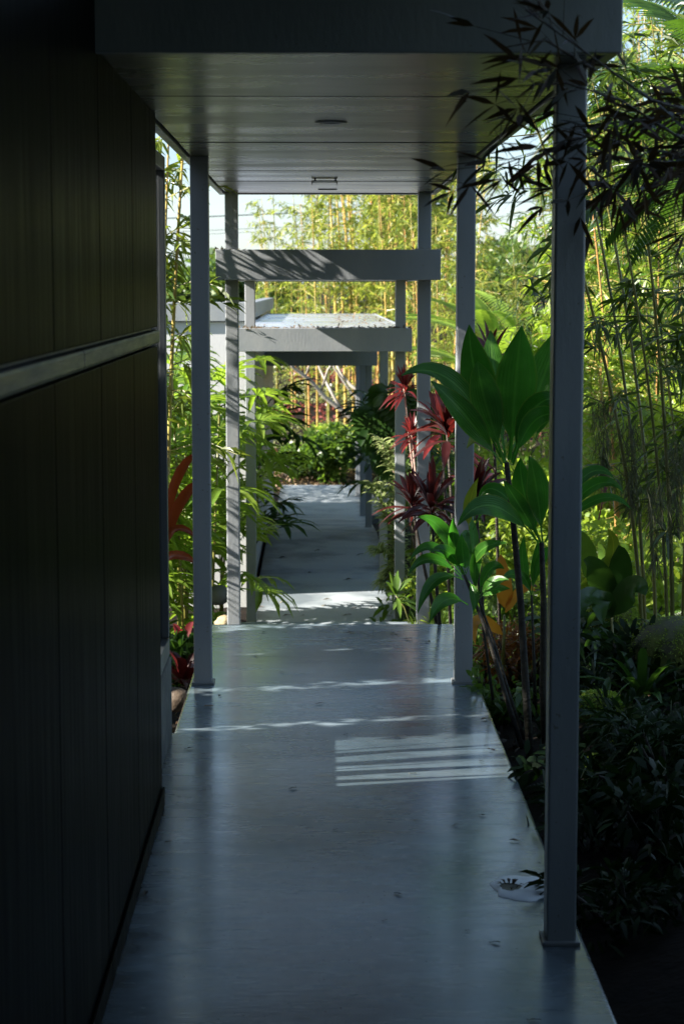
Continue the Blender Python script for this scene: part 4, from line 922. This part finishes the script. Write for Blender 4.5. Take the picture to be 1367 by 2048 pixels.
for k, (x, y, ht, rad, lab) in enumerate([(-3.2, 62, 1.9, 1.6, 'round green treetop far behind the left posts'), (-5.2, 58, 2.2, 1.7, 'leafy tree far left behind the pale building'), (7.2, 72, 2.5, 1.9, 'distant grey green tree in the gap right of the second post'),
                                   (5.6, 66, 2.1, 1.8, 'distant dark tree beside the grove in the right gap'), (9.6, 60, 6.5, 2.6, 'large tree far back behind the right bamboo'), (-1.2, 66, 1.5, 1.4, 'low distant treetop left of the grove'), (2.6, 58, 4.4, 1.6, 'broad tree standing behind the bamboo grove')]):
    tree(lab, x, y, ht, rad, 2600, 200+k)

# power lines
for k, (u0, v0, u1, v1, y, rr, lab) in enumerate([(300, 437, 1250, 392, 75, .022, 'thick blue grey power line crossing the sky'), (300, 466, 1250, 418, 78, .010, 'thin wire below the thick power line'), (300, 474, 1250, 424, 79, .008, 'thinnest lowest wire crossing the sky')]):
    a, b = at(u0-2000, v0+96, y), at(u1+2000, v1-96, y); m = MB()
    m.tube([a.lerp(b, i/24) - Vector((0, 0, .9*(1-(i/12-1)**2)-.85)) for i in range(25)], rr, 5); tag(m.build('power_line', M['wire'], None, True), lab, 'wire')

# ------------------------------------------------------------------ small things on the walk
def floor_pt(u_, v_, z=0.):
    d = _F + _R*((u_-683.5)/FPX) + _U*((1024-v_)/FPX); return EYE + d*((z-EYE.z)/d.z)
FL = [(380, 1498, .04, 'd', 'short dark twig piece by the notch in the slab'), (586, 1578, .035, 'd', 'curled dark leaf in the middle of the near slab'), (827, 1549, .035, 'p', 'pale curled leaf on the sunlit stripes'),
 (963, 1524, .025, 'd', 'dark leaf scrap at the right end of the stripes'), (910, 1652, .035, 'd', 'crumpled dark leaf below the stripes on the right'), (965, 1632, .03, 'd', 'thin dark leaf scrap near the right slab edge'),
 (833, 1643, .02, 'd', 'tiny dark scrap left of the crumpled leaf'), (672, 1660, .02, 'd', 'tiny dark scrap in the centre of the walk'), (797, 1790, .035, 'd', 'dark oval leaf left of the pale patch'), (770, 1842, .02, 'd', 'tiny scrap below the dark oval leaf'),
 (991, 1887, .035, 'd', 'dark twig scrap left of the near post base'), (1070, 2043, .04, 'd', 'dark leaf at the bottom edge by the near post'), (640, 1408, .04, 'd', 'thin curved dry leaf between the front posts'), (685, 1281, .035, 'd', 'brown leaf on the far part of the near slab'),
 (786, 1268, .035, 'd', 'upturned brown leaf near the slab end on the right'), (817, 1279, .05, 'd', 'long brown leaf near the slab end on the right'), (513, 1312, .03, 'd', 'brown leaf scrap beside the front left post'), (529, 1265, .025, 'd', 'brown leaf scrap near the slab end on the left'),
 (864, 1341, .025, 'd', 'black seed pod by the second right post'), (692, 1470, .02, 'd', 'dark scrap under the first light stripe'), (565, 1345, .018, 'd', 'tiny brown crumb in front of the slab end'), (935, 1862, .015, 'd', 'tiny crumb near the near post'), (795, 1270, .03, 'd', 'small flat brown leaf beside the upturned one')]
F3 = [(566, 1205, .10, 'p', 'pale dry leaf on the sunlit lower slab'), (655, 1200, .10, 'l', 'long tan leaf on the sunlit lower slab'), (648, 1212, .07, 'p', 'pale leaf below the long tan leaf'), (520, 1215, .09, 'l', 'rusty leaf by the left post of the lower slab'), (575, 1232, .10, 'l', 'tan leaf near the step on the left'),
 (560, 1222, .06, 'l', 'little tan leaf left of centre on the lower slab'), (605, 1232, .05, 'l', 'small tan leaf by the step in the centre'), (695, 1231, .09, 'l', 'tan twig by the step on the right'), (707, 1217, .06, 'l', 'small tan leaf right of centre on the lower slab'), (775, 1233, .10, 'l', 'rusty leaf by the right post of the lower slab'), (745, 1216, .07, 'l', 'tan leaf in front of the striped plant'),
 (565, 1117, .12, 'd', 'dark leaf in the shade left of the lower walk'), (634, 1102, .10, 'd', 'dark leaf in the shade mid walk'), (697, 1160, .10, 'd', 'dark leaf in the shade near the right post'), (720, 1110, .10, 'd', 'dark leaf by the right plants on the lower walk'), (620, 1146, .06, 'd', 'small dark scrap in the shaded lower walk')]
def litter(u_, v_, ln, kind, lab, z):
    ln *= .85; p = floor_pt(u_, v_, z); a = random.uniform(-.9, .9); d = Vector((math.cos(a), math.sin(a), 0)); s = Vector((-d.y, d.x, 0))
    m = MB(); c = Vector((0, 0, ln*.14)); leaf(m, -d*ln*.5, c*1.3, d*ln*.5+Vector((0, 0, ln*.10)), ln*.42, Vector((0, 0, 1))+s*.3, random.random(), 6, .35, .08)
    m.tube([-d*ln*.75+Vector((0, 0, .002)), -d*ln*.45+Vector((0, 0, .001))], [.0012, .0012], 4)
    o = m.build('fallen_leaf', M[{'d': 'dryleaf', 'p': 'paleleaf', 'l': 'litter'}[kind]], None, True); o.location = p + Vector((0, 0, .002)); tag(o, lab, 'leaf')
for t in FL: litter(*t, 0)
for t in F3: litter(*t, -1.24)
for k, (x, y, ln, kd, lab) in enumerate([(-.50, 9.2, .05, 'l', 'tan leaf against the left slab edge by the front post'), (-.46, 9.45, .03, 'd', 'dark crumb beside the front left post foot'), (.74, 8.3, .04, 'd', 'dark leaf on the right slab edge beside the ti stems'), (.76, 8.9, .05, 'l', 'tan leaf on the right slab edge near the second post'),
                                   (.62, 10.9, .05, 'd', 'dark leaf near the far right corner of the near slab'), (-.52, 6.9, .03, 'd', 'dark crumb at the foot of the dark wall'), (-.55, 6.3, .04, 'd', 'small twig at the foot of the dark wall'), (.70, 6.9, .04, 'l', 'brown leaf at the right slab edge above the pale patch'), (.2, 11.2, .06, 'l', 'tan leaf at the lip of the near slab')]):
    m = MB(); a = k*1.3; d = Vector((math.cos(a), math.sin(a), 0)); leaf(m, -d*ln*.5, Vector((0, 0, ln*.08)), d*ln*.5+Vector((0, 0, ln*.06)), ln*.4, (0, 0, 1), random.random(), 5, .4, .1)
    o = m.build('fallen_leaf', M[{'d': 'dryleaf', 'l': 'litter'}[kd]], None, True); o.location = (x, y, .003); tag(o, lab, 'leaf')
# pale patch standing for a puddle, its sky reflection put into the colour
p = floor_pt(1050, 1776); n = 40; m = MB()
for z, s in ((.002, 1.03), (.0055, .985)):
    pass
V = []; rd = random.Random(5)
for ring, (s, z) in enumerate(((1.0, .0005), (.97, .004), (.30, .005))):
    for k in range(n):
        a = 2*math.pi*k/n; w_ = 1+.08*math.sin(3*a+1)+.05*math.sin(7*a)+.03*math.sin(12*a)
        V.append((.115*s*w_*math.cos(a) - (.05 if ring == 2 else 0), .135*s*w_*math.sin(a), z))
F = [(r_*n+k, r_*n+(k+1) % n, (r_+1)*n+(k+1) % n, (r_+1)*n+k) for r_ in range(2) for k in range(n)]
m.add(V, F); pt = m.build('puddle_patch', surface('patch', [(.3, (.66, .69, .72)), (.7, (.78, .80, .82))], 12, rough=(.45, .6), bump=.1), None, True)
pt.location = p; tag(pt, 'pale shiny ragged puddle patch with a dark hole on the walk by the near post', 'patch')
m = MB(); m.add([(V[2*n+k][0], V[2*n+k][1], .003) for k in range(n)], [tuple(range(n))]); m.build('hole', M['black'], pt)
m = MB()
for k in range(14):
    a = random.random()*6.28; b = Vector((-.05+.02*math.cos(a), .03*math.sin(a), .004)); leaf(m, b, b+Vector((.012*math.cos(a), .012*math.sin(a), .02)), b+Vector((.03*math.cos(a), .03*math.sin(a), .012)), .012, (0, 0, 1), random.random(), 2)
m.build('debris', M['dryleaf'], pt, kind='stuff')
